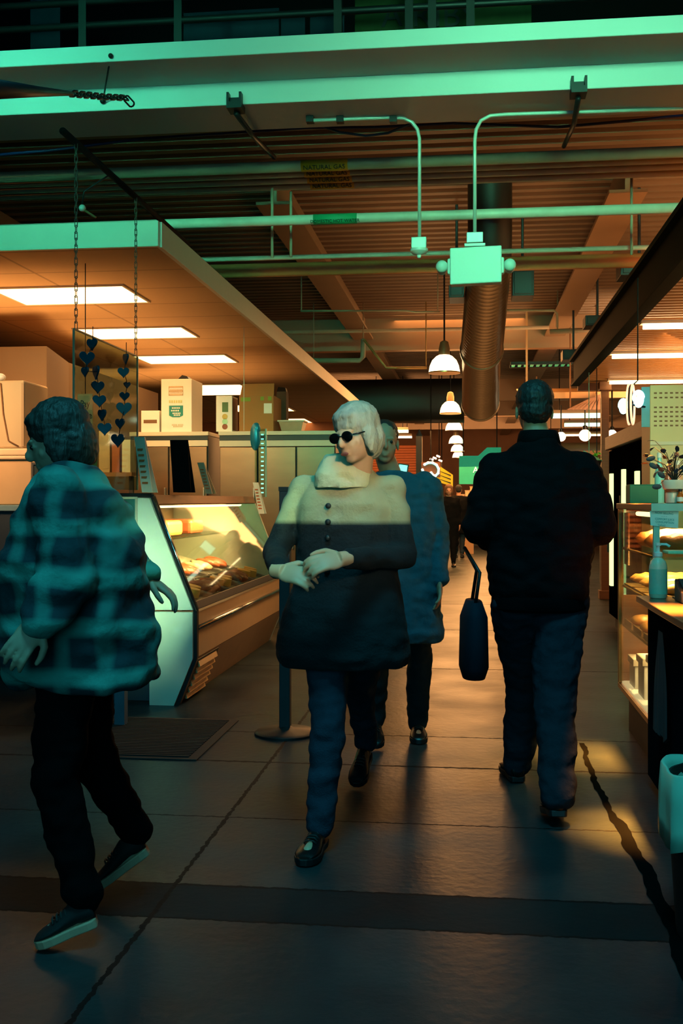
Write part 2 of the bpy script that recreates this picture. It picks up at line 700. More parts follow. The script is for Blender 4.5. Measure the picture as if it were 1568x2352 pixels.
gas_label = mat('yellow_pipe_band', (190, 140, 15), .6)
for i in range(4):
    Y = 8.35 + .17 * i
    t = thing('gas_pipe', ['front pipe of the four-pipe gas rack behind the green beam', 'second gas pipe from the front of the four-pipe rack', 'third gas pipe from the front of the four-pipe rack', 'rearmost pipe of the four-pipe gas rack'][i], 'pipe', (0, Y, 4.0), 'gas pipes in a rack')
    MB().tube([(-9, Y, 4.0), (8, Y, 4.0)], .036 if i else .045, 14).build('pipe_run', m_pipe, t, smooth=True)
    a = at(690 + i * 7, 380 + 14 * i, Y=Y - .05)
    w = .37
    rr = (.045 if i == 0 else .036) + .003
    b = MB().tube([(a.x, Y, 4.0), (a.x + w, Y, 4.0)], rr, 14).build('pipe_label', gas_label, t, smooth=True)
    text('NATURAL GAS', .05, (a.x + w / 2, Y - rr * .82 - .002, 4.0 - rr * .6), m_ink, b, right=(1, 0, 0), up=(0, -.55, .83), depth=.0015)
t = thing('hot_water_pipe', 'long pale pipe with a small green label crossing the aisle', 'pipe', (0, 8.45, 3.6))
MB().tube([(-9, 8.45, 3.6), (8, 8.45, 3.6)], .04, 16).build('pipe_run', mat('pale_pipe', (205, 195, 175), .4), t, smooth=True)
a = at(718, 508, Y=8.4)
b = MB().tube([(a.x, 8.45, 3.6), (a.x + .35, 8.45, 3.6)], .042, 16).build('pipe_label', m_green, t, smooth=True)
text('DOMESTIC HOT WATER', .036, (a.x + .175, 8.45 - .036, 3.6 - .026), m_ink, b, right=(1, 0, 0), up=(0, -.55, .83), depth=.0015)
pipe(9.3, 3.5, .021, -9, 8, 'sprinkler_pipe', 'thin pale pipe running just above the thick orange pipe', mat('pale_pipe', ()))
pipe(9.75, 3.49, .064, -9, 8, 'drain_pipe', 'thick orange pipe crossing behind the emergency light', mat('warm_pipe', (185, 120, 70), .5))  # orange-brown pipe colour
pipe(9.0, 4.1, .015, -9, 8, 'cable_conduit', 'thin black conduit crossing just behind the gas pipes', m_black)
pipe(17.2, 4.1, .03, -9, 1.24, 'sprinkler_pipe', 'thin pipe crossing far back above the first pendant lamp', m_pipe)
# bent pipe over the left side
def with_hangers(pts, r, n, ups):
    mb = MB().tube(pts, r, n)
    for q in ups:
        mb.tube([q, V((q.x, q.y, 4.5))], min(r, .009), 6)
    return mb
A = [at(720, 828, d=17), at(826, 828, d=17), at(833, 820, d=17), at(834, 779, d=17)]
tag(with_hangers(A, .04, 10, [A[0], A[3]]).build('bent_pipe', m_pipe, smooth=True), 'pipe with an upward elbow above the left stall edge', 'pipe')
tag(with_hangers([at(836, 780, d=16.9), at(886, 845, d=16.9), at(980, 845, d=16.9)], .022, 8, [at(978, 845, d=16.9)]).build('brace_rod', mat('brass_rod', (190, 150, 90), .4, .5), smooth=True), 'slanting rod running down from the elbowed pipe to a level bar', 'rod')
tag(with_hangers([at(690, 714, d=14.6), at(930, 714, d=14.6), at(955, 717, d=14.6), at(1010, 717, d=14.6)], .013, 8, [at(692, 714, d=14.6), at(1005, 717, d=14.6)]).build('electrical_conduit', m_pipe, smooth=True), 'thin conduit with a kink running left of the spiral duct', 'conduit')
tag(with_hangers([at(1155, 713, d=14.6), at(1272, 713, d=14.6), at(1279, 720, d=14.6), at(1279, 752, d=14.6)], .018, 8, [at(1160, 713, d=14.6)]).build('electrical_conduit', m_pipe, smooth=True), 'conduit with a downward elbow right of the spiral duct', 'conduit')
tag(with_hangers([at(1262, 762, d=16), at(1375, 757, d=16)], .04, 10, [at(1280, 761, d=16)]).build('bent_pipe', m_pipe, smooth=True), 'short pipe stub under the right-hand roof beam', 'pipe')
# hanger rods
for px, y0, y1, d, lab in ((625, 432, 592, 8.9, 'bare hanger rod between the gas pipes and the thin pale pipe'),
                           (668, 440, 590, 8.95, 'faint hanger rod just right of the bare one'),
                           (1450, 405, 585, 8.9, 'hanger rod near the dark edge beam of the right stall')):
    tag(MB().tube([at(px, y0, d=d), at(px, y1, d=d)], .012, 8).build('hanger_rod', m_pipe, smooth=True), lab, 'rod', 'hanger rods for the pipes')
# beam clamps with rods
for px, py, lab in ((541, 222, 'clamp on the beam edge above the left stall'), (1328, 188, 'clamp on the beam edge above the right stall')):
    p = at(px, py + 8, Y=6.99)
    t = thing('beam_clamp', lab, 'clamp', (p.x, 6.96, 4.0), 'clamps on the green beam')
    mb = MB().box((p.x - .05, 6.93, 3.955), (p.x + .05, 7.06, 3.998)).box((p.x - .05, 6.93, 3.998), (p.x - .034, 6.985, 4.06)).box((p.x + .034, 6.93, 3.998), (p.x + .05, 6.985, 4.06)).box((p.x - .05, 6.965, 3.998), (p.x + .05, 6.985, 4.035))
    mb.build('jaw', m_dark, t)
    MB().tube([(p.x, 7.0, 3.94), (p.x + .02, 7.5, 3.95), (p.x + .02, 8.3, 4.06)], .018, 8).build('rod', m_dark, t, smooth=True)
# sagging blue cables behind the beam
m_cable = mat('blue_cable', (22, 36, 88), .5)
c1 = [at(x, y, d=8.0) for x, y in ((-60, 360), (120, 345), (330, 318), (540, 305), (700, 294), (860, 292), (1040, 283), (1280, 292), (1440, 278), (1600, 262))]
tag(MB().tube(c1, .011, 8).build('data_cable', m_cable, smooth=True), 'long blue cable sagging across behind the green beam', 'cable')
c2 = [at(x, y, d=7.9) for x, y in ((735, 288), (780, 304), (840, 312), (890, 306), (940, 285), (985, 268), (1030, 270))]
tag(MB().tube(c2, .010, 8).build('data_cable', mat('pale_blue_cable', (40, 80, 110), .5), smooth=True), 'short drooping pale blue cable left of the conduit drop', 'cable')

# conduit drop with junction box
m_cond = mat('conduit_metal', (190, 200, 190), .4, .2)
dz = 7.36
t0 = at(962, 560, d=dz)
t = thing('conduit_drop', 'bent conduit ending in a small junction box with a sensor', 'conduit', (t0.x, t0.y, t0.z))
arc = [at(x, y, d=dz) for x, y in ((712, 277), (780, 274), (905, 270), (928, 272), (946, 281), (958, 297), (963, 318), (963, 545))]
MB().tube(arc, .0125, 10).build('conduit_run', m_cond, t, smooth=True)
p = at(962, 562, d=dz)
MB().box((p.x - .052, p.y - .04, p.z - .03), (p.x + .052, p.y + .04, p.z + .045)).build('junction_box', m_cond, t, bevel=.004)
MB().lathe((p.x, p.y, p.z - .03), [(.062, 0), (.062, -.018), (.045, -.034), (.016, -.042), (.013, -.06), (.004, -.066)], 20).build('sensor', m_white, t, smooth='auto')
for px in (712, 781, 903):
    q = at(px, 272, d=dz)
    MB().box((q.x - .025, q.y - .025, q.z - .03), (q.x + .025, q.y + .03, q.z + .05)).build('pipe_strap', m_dark, t)

# emergency light
dz = 7.2
p = at(1092, 612, d=dz)
t = thing('emergency_light', 'pale twin-head emergency light hanging on a bent conduit', 'emergency light', p)
arc = [at(x, y, d=dz) for x, y in ((1640, 247), (1400, 255), (1160, 263), (1125, 266), (1104, 277), (1093, 298), (1090, 322), (1090, 545))]
MB().tube(arc, .0125, 10).build('conduit_run', m_cond, t, smooth=True)
q = at(1090, 548, d=dz)
MB().box((q.x - .055, q.y - .04, q.z - .035), (q.x + .055, q.y + .04, q.z + .035)).build('junction_box', m_cond, t, bevel=.004)
MB().box((q.x - .07, q.y - .05, q.z - .062), (q.x + .07, q.y + .05, q.z - .042)).build('mounting_flange', m_white, t, bevel=.003)
m_elight = mat('emergency_light_case', (215, 228, 215), .45, var=.04)
mb = MB()
hw, hh = .172, .128
mb.prism([(p.x - hw, p.y - .05, p.z - hh), (p.x + hw, p.y - .05, p.z - hh + .01), (p.x + hw, p.y - .05, p.z + hh), (p.x - hw, p.y - .05, p.z + hh - .01)], (0, .1, 0))
mb.build('housing', m_elight, t, bevel=.008)
mb = MB()
mb.prism([(p.x - hw - .018, p.y - .03, p.z - .055), (p.x + hw + .018, p.y - .03, p.z - .055), (p.x + hw + .018, p.y - .03, p.z + .055), (p.x - hw - .018, p.y - .03, p.z + .055)], (0, .07, 0))
mb.build('side_brackets', m_elight, t, bevel=.012)
for s in (-1, 1):
    h = MB()
    c = V((p.x + s * (hw + .055), p.y, p.z + .005))
    h.ell(c, (.042, .042, .042))
    h.cone(c + V((0, .01, 0)), c + V((0, .06, -.02)), .042, .03, 20)
    h.build('lamp_head', m_elight, t, smooth='auto')

# chain and black strap from the near left up to the beam
def chain(mb, pts, pitch=.055, r=.006, lw=.018):
    pts = [V(q) for q in pts]
    i = 0
    tot = sum((b - a).length for a, b in zip(pts, pts[1:]))
    s = 0
    k = 0
    while s < tot - .01:
        rem = s + pitch / 2
        for a, b in zip(pts, pts[1:]):
            L = (b - a).length
            if rem <= L:
                break
            rem -= L
        d = (b - a).normalized()
        c = a + d * rem
        n = d.orthogonal().normalized()
        if k % 2:
            n = d.cross(n).normalized()
        hl = pitch * .68 - lw / 2
        ring = []
        for j in range(10):
            an = 2 * PI * j / 10
            ring.append(c + d * (math.cos(an) * lw + (hl if math.cos(an) > 0 else -hl) * .8) + n * math.sin(an) * lw)
        mb.tube(ring, r, 6, closed=True)
        s += pitch
        k += 1
    return mb
a0, a1, a2 = at(-40, 203, d=3.4), at(165, 215, d=6.0), at(303, 240, d=6.95)
t = thing('tie_chain', 'black strap and slack chain fixed to the left of the green beam', 'chain', a2)
MB().tube([a0, a0.lerp(a1, .5), a1], [.036, .022, .012], 12).build('strap', m_black, t, smooth=True)
chain(MB(), [a1, at(235, 222, d=6.5), at(275, 224, d=6.8), at(290, 226, d=6.9), a2], .06, .006, .02).build('chain_links', m_dark, t, smooth=True)
t = thing('wire_hanger', 'thin wire with two knobs hanging on the face of the green beam', 'wire', at(254, 125, d=6.95))
MB().tube([at(254, 128, Y=6.555), at(236, 236, Y=6.985)], .006, 6).build('wire', m_dark, t, smooth=True)
MB().ell(at(254, 128, Y=6.555), .016).build('knob', m_dark, t, smooth=True)
MB().ell(at(236, 232, Y=6.985), .02).build('knob', m_dark, t, smooth=True)

# black strut pipe above the left stall and the two long chains that hang from it
PXL = -2.21
tag(MB().tube([(PXL, 5.6, 3.37), (PXL, 8.2, 3.37)], .02, 10).build('strut_pipe', mat('matt_black', (6, 7, 8), .9, spec=.1), smooth=True), 'black pipe running back over the corner of the left stall ceiling', 'pipe')
t = thing('pulley_hook', 'small round knob and hook hanging in front of the left stall fascia', 'hook', at(189, 478, d=6.6))
MB().ell(at(189, 478, d=6.6), .022).build('knob', m_cond, t, smooth=True)
MB().tube([V((PXL, at(193, 440, d=6.6).y, 3.36)), at(193, 440, d=6.6), at(189, 470, d=6.6)], .006, 6).build('wire', m_dark, t, smooth=True)
MB().tube([at(193, 482, d=6.6), at(220, 500, d=6.6)], .008, 6).build('hook_arm', m_inkbrown, t, smooth=True)

# spiral duct
m_duct = mat('spiral_duct_metal', (120, 105, 85), .3, .85, var=.2, scale=3)
t = thing('spiral_duct', 'large spiral metal duct running over the aisle above the pendants', 'duct', at(1110, 690, d=11))
def duct(parent, c0, c1, r0, r1, name, ribs=True):
    c0, c1 = V(c0), V(c1)
    L = (c1 - c0).length
    n = int(L / .035)
    prof_pts, rs = [], []
    for i in range(n + 1):
        f = i / n
        prof_pts.append(c0.lerp(c1, f))
        rs.append(r0 + (r1 - r0) * f + (.008 if (ribs and i % 3 == 0) else 0))
    return MB().tube(prof_pts, rs, 40).build(name, m_duct, parent, smooth='auto')
dA, dB, dC = at(1124, 592, d=10.5), at(1106, 803, d=13.4), at(1103, 925, d=16.8)
rA, rB, rC = 49 / F * 10.5, 47 / F * 13.4, 41 / F * 16.8
duct(t, dA, dB, rA, rB, 'near_section')
duct(t, dB + (dC - dB) * .02, dC, rB * .93, rC, 'far_section')
mb = MB()
for c, r in ((dB, rB), (dC, rC)):
    ax = (dC - dA).normalized()
    mb.tube([c - ax * .04, c - ax * .03, c + ax * .03, c + ax * .04], [r + .004, r + .018, r + .018, r + .004], 40)
mb.build('collar', m_duct, t, smooth='auto')
m_blackduct = mat('black_duct', (22, 24, 22), .5, var=.2)
el = [dA + V((0, 0, 0)), dA + V((.0, -.06, .04)), dA + V((0, -.13, .16)), dA + V((0, -.15, .34)), V((dA.x, dA.y - .15, 4.49))]
MB().tube(el, [rA * 1.02] * 5, 32).build('elbow', m_blackduct, t, smooth='auto')
# big black transverse duct
d = 25.2
pl, pr = at(560, 877, d=d), at(1066, 975, d=d)
mb = MB()
zc_, hz_ = (pl.z + pr.z) / 2, (pl.z - pr.z) / 2
ring = lambda x: [V((x, pl.y + .45 * math.copysign(abs(math.cos(a)) ** .6, math.cos(a)), zc_ + hz_ * math.copysign(abs(math.sin(a)) ** .6, math.sin(a)))) for a in [2 * PI * k / 32 for k in range(32)]]
mb.loft([ring(-7.5), ring(pr.x)])
tag(mb.build('black_duct', m_blackduct, smooth='auto'), 'wide black duct crossing behind the second pendant lamp', 'duct')

# pendant lamps
def pendant_parts(t, p, s=1.0):
    prof = [(.205, 0), (.21, .02), (.195, .1), (.165, .17), (.11, .225), (.07, .245)]
    MB().lathe(p, [(r * s, z * s) for r, z in prof], 32).build('lamp_shade', e_pend, t, smooth='auto')
    MB().lathe(p, [(r * s, z * s) for r, z in [(.075, .243), (.075, .33), (.055, .42), (.02, .44)]], 20).build('socket', mat('pendant_socket', (150, 125, 90), .4, .6), t, smooth='auto')
    MB().lathe(p, [(r * s, z * s) for r, z in [(.213, -.004), (.213, .012), (.2, .012), (.2, -.004)]], 32).build('rim', mat('pendant_rim', (200, 150, 90), .3, .8), t, smooth='auto')
    MB().tube([p + V((0, 0, .44 * s)), V((p.x, p.y, 4.5))], .012, 8).build('cord', m_dark, t)
pl_lab = ['bell-shaped pendant lamp nearest the spiral duct, largest of the row', 'second pendant lamp of the row, in front of the black duct', 'third pendant lamp of the row, cut by the black duct above', 'fourth pendant lamp of the row down the aisle', 'fifth pendant lamp of the row down the aisle', 'farthest pendant lamp, just above the green sign']
pend = None
for i, (px, py, d) in enumerate(((1020, 857, 14.4), (1034, 950, 21.4), (1042, 990, 26.2), (1047, 1020, 30.5), (1050, 1038, 34.2), (1052, 1052, 38.5))):
    p = at(px, py, d=d)
    if pend is None:
        pend = thing('pendant_lamp', pl_lab[i], 'pendant lamp', p, 'pendant lamps over the aisle')
        pendant_parts(pend, p)
    else:
        dup(pend, p, pl_lab[i])

# dark boxes under the roof
for px0, py0, px1, py1, d, lab in ((1425, 597, 1520, 632, 10.6, 'blue-black box against the dark edge beam of the right stall'),
                                   (1344, 724, 1405, 748, 13.6, 'dark box under the roof, middle one of three along the edge beam'),
                                   (1292, 803, 1345, 826, 15.5, 'dark box under the roof, lowest one along the edge beam'),
                                   (1176, 620, 1226, 680, 11.6, 'dark square box hanging right of the emergency light'),
                                   (1030, 655, 1066, 684, 11.2, 'dark box hanging left of the spiral duct')):
    a, c = at(px0, py1, d=d), at(px1, py0, d=d)
    mb = MB().box((a.x, a.y, a.z), (c.x, a.y + .35, c.z))
    mb.box((a.x + .02, a.y - .012, a.z + .02), (c.x - .02, a.y, c.z - .02))
    mb.box(((a.x + c.x) / 2 - .015, a.y + .15, c.z), ((a.x + c.x) / 2 + .015, a.y + .18, 4.5))
    tag(mb.build('junction_cabinet', mat('blue_black_box', (20, 34, 46), .5), bevel=.006), lab, 'box', 'dark boxes under the roof')
# cable tray; green glint of its rungs put into colour and emission
p, q = at(1172, 838, d=17.6), at(1315, 826, d=17.6)
t = thing('cable_tray', 'cable tray with green glinting rungs under the far roof', 'cable tray', p)
MB().box((p.x, p.y, p.z), (q.x, p.y + .02, p.z + .05)).box((p.x, p.y + .4, p.z), (q.x, p.y + .42, p.z + .05)).build('rails', m_dark, t)
mb = MB()
for k in range(10):
    xx = p.x + (q.x - p.x) * (k + .3) / 10
    mb.box((xx, p.y + .02, p.z + .01), (xx + .05, p.y + .4, p.z + .03))
mb.build('rungs', mat('glint_rung', (40, 200, 130), .4, .3, emit=(.02, .5, .25), estr=.3), t)  # green colour and faint emission imitate light on the rungs

# upper level above the beam: railing, lettered board, pale panels
t = thing('balcony_railing', 'dark pipe railing above the green beam', 'railing', (0, 7.8, 4.55))
mb = MB()
for z in (4.98, 5.16, 5.34):
    mb.tube([(-9, 7.9, z + .02), (8, 7.9, z + .02)], .028, 8)
mb.build('rails', m_black, t, smooth=True)
for X in (-2.95, -2.2, -.98, -.45, -.28, .0, 1.9):
    MB().box((X - .03, 7.87, 4.5), (X + .03, 7.93, 5.5)).build('post', m_black, t)
a, c = at(815, 75, Y=8.6), at(1220, -30, Y=8.6)
t = thing('lettered_board', 'dark green board with black capital letters above the beam', 'sign', ((a.x + c.x) / 2, 8.6, a.z))
MB().box((a.x, 8.6, 4.75), (c.x, 8.63, c.z)).build('board', mat('dim_green_board', (46, 62, 36), .8, spec=.1), t)
for ch, px in (('A', 900), ('R', 968), ('T', 1005), ('B', 1036), ('Y', 1076)):
    q = at(px, 38, Y=8.585)
    text(ch, .26, q, m_ink, t)
for i, (x0, x1, y0, y1, lab) in enumerate(((420, 640, 18, 92, 'dim blue panel above the beam, left of the striped one'), (645, 700, 22, 90, 'narrow dim blue panel with dark strokes above the beam'), (712, 790, 28, 82, 'pale blue panel beside the lettered board'), (70, 138, -20, 98, 'dim blue window panel at the upper left corner'))):
    a, c = at(x0, y1, Y=8.9), at(x1, y0, Y=8.9)
    mb = MB().box((a.x, 8.9, 4.75), (c.x, 8.93, c.z))
    tag(mb.build('upper_panel', mat('dim_blue_panel', (34, 52, 66), .8, spec=.1)), lab, 'panel', 'dim panels on the upper level')
for j in range(3):
    q = at(660 + 14 * j, 60, Y=8.88)
    pass

# ================================================================== deli case
Y0 = 6.84          # near end of the case
YE = 10.15         # far end
def ce(px, py):
    """X,Z of a point of the near end panel"""
    q = at(px, py, Y=Y0)
    return q.x, q.z
xt, zt = ce(346, 1137)
xk, zk = ce(446, 1403)
xk2, zk2 = ce(446, 1514)
xb, zb = ce(403, 1621)
xl, zl = ce(343, 1625)
xback = -2.88
t = thing('deli_case', 'glass-fronted lit meat case with a pale end panel and slanted front', 'display case', (-2.3, 8.5, 0))
m_end = mat('pale_end_panel', (205, 208, 190), .5, var=.05)
MB().prism([(xback, Y0, zk), (xk - .012, Y0, zk + .004), (xt - .012, Y0, zt - .02), (xback, Y0, zt - .02)], (0, .05, 0)).build('upper_end_panel', m_end, t)
MB().prism([(xl, Y0, zb), (xb - .012, Y0, zb), (xk2 - .012, Y0, zk2), (xk - .012, Y0, zk - .01), (xl, Y0, zk - .01)], (0, .05, 0)).build('lower_end_panel', m_end, t)
# dark moulding that follows the outline of the near end
mb = MB()
path = [(xback, zt), (xt, zt), (xk, zk), (xk2, zk2), (xb, zb - .015), (xl - .01, zb - .015)]
pts = [V((x, Y0 + .02, z)) for x, z in path]
for a, b in zip(pts, pts[1:]):
    dr = (b - a).normalized()
    n = V((dr.z, 0, -dr.x)) * .013
    mb.prism([a - n, b - n, b + n, a + n], (0, .045, 0))
mb.build('end_moulding', m_dark, t)
mb = MB()
mb.tube([V((xt + .018, Y0 + .01, zt - .01)), V((xk + .018, Y0 + .01, zk))], .011, 8)
mb.build('corner_chrome', m_chrome, t, smooth=True)
# carcass behind
MB().prism([(xback, Y0 + .051, .02), (xb - .05, Y0 + .051, .02), (xk2 - .06, Y0 + .051, zk2), (xk - .06, Y0 + .051, zk - .12), (xback, Y0 + .051, zk - .12)], (0, YE - Y0 - .06, 0)).build('carcass', mat('blue_grey_base', (40, 58, 72), .6), t)
MB().box((xback - .02, Y0 + .052, zk - .1), (xback, YE, zt)).build('back_panel', m_tan, t)
MB().prism([(xback, YE, .03), (xb, YE, zb), (xk2, YE, zk2), (xk, YE, zk), (xt, YE, zt), (xback, YE, zt)], (0, .04, 0)).build('far_end_panel', m_end, t)
ya, yb = Y0 + .07, YE - .002
# front, from the top down
d_f = V((xk - xt, 0, zk - zt))
f = lambda s, off=0: V((xt, 0, zt)) + d_f * s + V((-d_f.z, 0, d_f.x)).normalized() * off
def strip(s0, s1, off, th, y0, y1, name, m, bevel=0.):
    A, B = f(s0, off), f(s1, off)
    n = V((-d_f.z, 0, d_f.x)).normalized() * th
    return MB().prism([V((p.x, y0, p.z)) for p in (A, B, B + n, A + n)], (0, y1 - y0, 0)).build(name, m, t, bevel=bevel)
strip(0, .085, -.02, .03, ya, yb, 'top_rail', m_wood, .004)
strip(.085, .93, -.004, .006, ya, yb, 'front_glass', g_clear)
strip(.93, 1.0, -.02, .034, ya, yb, 'glass_sill', m_dark, .004)
MB().box((xt - .42, ya, zt - .03), (xt - .01, yb, zt)).build('top_board', m_steel, t, bevel=.004)
MB().box((xback, ya, zt - .03), (xt - .43, yb, zt)).build('rear_top_glass', g_clear, t)
# bumper panel, chrome rail, lower apron with vent
MB().box((xk - .05, ya, zk - .11), (xk - .005, yb, zk - .02)).build('price_ledge', m_tan, t, bevel=.003)
MB().box((xk - .05, ya, zk2 + .0), (xk, yb, zk - .112)).build('front_panel', m_tan, t, bevel=.003)
MB().tube([(xk + .006, ya, zk - .12), (xk + .006, yb, zk - .12)], .016, 10).build('bumper_rail', m_chrome, t, smooth=True)
apr = [(xk2 - .002, zk2 - .002), (xb - .004, zb), (xb - .03, zb), (xk2 - .03, zk2 - .002)]
MB().prism([V((x, ya, z)) for x, z in apr], (0, yb - ya, 0)).build('apron', mat('apron_laminate', (150, 115, 85), .4), t)
# louvred vent at the near end of the apron
A_, B_ = V((xk2, 0, zk2)), V((xb, 0, zb))
nn = V((-(B_ - A_).z, 0, (B_ - A_).x)).normalized()
if nn.x < 0:
    nn = -nn
def on_apron(s, off, y):
    p = A_.lerp(B_, s) + nn * off
    return V((p.x, y, p.z))
vy0, vy1 = ya + .02, ya + .62
vf = MB().prism([on_apron(.04, .002, vy0), on_apron(.93, .002, vy0), on_apron(.93, .008, vy0), on_apron(.04, .008, vy0)], (0, vy1 - vy0, 0)).build('vent', m_black, t)
mb = MB()
for i in range(6):
    s = .09 + i * .14
    mb.prism([on_apron(s, .01, vy0 + .03), on_apron(s + .085, .034, vy0 + .03), on_apron(s + .1, .024, vy0 + .03), on_apron(s + .02, .006, vy0 + .03)], (0, vy1 - vy0 - .1, 0))
mb.build('louvre', mat('louvre_paint', (205, 165, 115), .4), vf)
MB().box((xback + .05, Y0 + .06, 0), (xb - .06, YE - .02, .02)).build('plinth', m_black, t)
# deck, light tube
zd = zk + .0
deck = MB().prism([(xback + .03, ya, zd + .2), (xk - .07, ya, zd - .06), (xk - .07, ya, zd - .09), (xback + .03, ya, zd + .17)], (0, yb - ya, 0)).build('inner_deck', m_cream, t)
MB().tube([(xt - .1, ya + .08, zt - .075), (xt - .1, yb - .1, zt - .075)], .014, 10).build('light_tube', e_tube, t, smooth=True)
MB().box((xt - .13, ya + .05, zt - .058), (xt - .07, yb - .08, zt - .031)).build('tube_housing', m_white, t)
sh = MB().box((xback + .1, ya + .04, zd + .42), (xt - .2, yb - .06, zd + .432)).build('glass_shelf', g_clear, t)

def deck_pt(u, y):
    """point on the sloping deck: u from back (0) to front (1)"""
    a, b = V((xback + .03, y, zd + .2)), V((xk - .07, y, zd - .06))
    return a.lerp(b, u)
slope = math.atan2(-.26, (xk - .07) - (xback + .03))
# trays of meat on the deck
m_meats = [mat('dark_roast', (110, 48, 22), .4, var=.3, scale=20, bump=.3), mat('cured_ham', (190, 95, 55), .35, var=.3, scale=18, bump=.2), mat('smoked_cheese', (225, 165, 80), .4, var=.15), mat('sliced_turkey', (220, 180, 140), .45, var=.2, scale=15)]
tray_kinds = ['steel tray of dark roast pieces', 'steel tray of cured hams', 'steel tray of pale cheese rounds', 'steel tray of sliced poultry']
meat_names = [('roast_piece', 'roast'), ('ham', 'ham'), ('cheese_round', 'cheese'), ('poultry_piece', 'poultry')]
ordn = ['nearest the end panel', 'second from near end', 'third from near end', 'fourth from near end', 'fifth from near end', 'at the far end']
R_ = Euler((0, -slope, 0)).to_matrix()
rot_t = Matrix.Rotation(-slope, 3, 'Y')
for row in range(2):
    for i in range(6):
        kind = (i * 2 + row * 3) % 4
        y = ya + .28 + i * .53
        c = deck_pt(.78 - row * .34, y)
        up = rot_t @ V((0, 0, 1))
        fx = rot_t @ V((1, 0, 0))
        if fx.z > 0:
            fx = V((fx.x, 0, -fx.z))
            up = V((-fx.z, 0, fx.x))
        M3 = Matrix((fx, (0, 1, 0), up)).transposed()
        base = c + up * .004
        mb = MB()
        W, D_ = .33, .46
        mb.obox(base + up * .004, (W, D_, .006), M3)
        for s in (-1, 1):
            mb.obox(base + fx * (s * W / 2) + up * .022, (.006, D_, .036), M3)
            mb.obox(base + V((0, s * D_ / 2, 0)) + up * .022, (W, .006, .036), M3)
        tag(mb.build('meat_tray', m_steel, bevel=.002), '%s, %s row of the case, %s' % (tray_kinds[kind], 'front' if row == 0 else 'back', ordn[i]), 'tray', 'trays in the meat case')
        for j in range(3):
            pc = base + up * .052 + V((0, -.145 + .145 * j, 0)) + fx * (.03 * (j % 2) - .015)
            mb = MB()
            if kind == 2:
                mb.cone(pc - up * .028, pc + up * .03, .066, .062, 20)
            else:
                rr_ = (.1, .062, .042) if kind == 0 else (.115, .06, .038) if kind == 1 else (.1, .058, .034)
                nv = len(mb.bm.verts)
                mb.ell(pc, rr_, M3, 18)
                for v in mb.bm.verts:
                    v.co += (v.co - pc).normalized() * .012 * noise.noise(v.co * 22)
            side = ['near', 'middle', 'far'][j]
            tag(mb.build(meat_names[kind][0], m_meats[kind], smooth='auto'), '%s %s in the %s-row tray %s' % (side, ['dark roast piece', 'cured ham', 'pale cheese round', 'pale poultry piece'][kind], 'front' if row == 0 else 'back', ordn[i]), meat_names[kind][1], 'meats and cheeses in the case')
        if row == 0:
            q = base + fx * .2 + up * .035
            mb = MB().obox(q, (.003, .09, .06), Matrix.Rotation(-.5, 3, 'Y'))
            tag(mb.build('price_card', m_paper), 'white price card clipped before the front tray %s' % ordn[i], 'card', 'price cards in the meat case')
# boxes on the glass shelf of the case
for i, y in enumerate((7.15, 7.75, 8.5, 9.2)):
    mb = MB().box((xt - .62, y - .2, zd + .434), (xt - .3, y + .24, zd + .56))
    tag(mb.build('wrapped_block', m_meats[(i * 3) % 4], bevel=.03), 'wrapped block on the upper glass shelf of the meat case, %s' % ordn[i], 'block', 'blocks on the upper case shelf')

# framed notice on the end panel
a, c = at(228, 1221, Y=Y0 - .012), at(315, 1141, Y=Y0 - .012)
t = thing('framed_notice', 'teal framed notice on the pale end panel of the meat case', 'notice', (a.x, Y0 - .01, a.z))
MB().box((a.x, Y0 - .012, a.z), (c.x, Y0 - .001, c.z)).build('frame', mat('pale_frame', (195, 175, 150), .5), t)
MB().box((a.x + .015, Y0 - .015, a.z + .015), (c.x - .015, Y0 - .0115, c.z - .015)).build('notice_sheet', mat('teal_notice', (20, 95, 90), .5), t)
a, c = at(310, 1335, Y=Y0 - .006), at(364, 1313, Y=Y0 - .006)
mb = MB().box((a.x, Y0 - .005, a.z), (c.x, Y0 - .001, c.z))
tag(mb.build('stick_on_label', mat('label_cream', (190, 175, 140), .6)), 'small oval-patterned label stuck on the pale end panel', 'label')

# cards and signs standing on the case top
def tent(px, py0, py1, d, w, lean, name, label, m, lines=True, mface=None, yaw=0.):
    p = at(px, py1, d=d)
    h = (py1 - py0) / F * d
    t = thing(name, label, 'sign', p, 'signs on the meat case top')
    Rz = Matrix.Rotation(yaw, 3, 'Z')
    def q(x, y, z):
        return p + Rz @ V((x, y, z))
    MB().prism([q(-w / 2, 0, 0), q(w / 2, 0, 0), q(w / 2 + lean, .02, h), q(-w / 2 + lean, .02, h)], Rz @ V((0, .006, 0))).build('front_board', mface or m, t)
    MB().prism([q(-w / 2, .12, 0), q(w / 2, .12, 0), q(w / 2 + lean, .03, h), q(-w / 2 + lean, .03, h)], Rz @ V((0, .006, 0))).build('back_board', m, t)
    if lines:
        mb = MB()
        for k in range(7):
            z = h * (.15 + .1 * k)
            mb.prism([q(-w * .36 + lean * z / h, -.004 + .02 * z / h, z), q(w * random.uniform(.1, .38) + lean * z / h, -.004 + .02 * z / h, z), q(w * .2 + lean * z / h, -.004 + .02 * z / h, z + h * .04), q(-w * .36 + lean * z / h, -.004 + .02 * z / h, z + h * .04)], (0, .003, 0))
        mb.build('printed_lines', mat('orange_print', (190, 90, 30), .7), t)
    return t
tent(338, 1003, 1131, 6.98, .07, -.06, 'menu_board', 'leaning cream menu board with orange print on the case corner', m_cream)
tent(418, 1010, 1131, 7.6, .13, -.03, 'menu_board', 'black wedge-shaped tent board on top of the meat case', MATS['matt_black'], False)
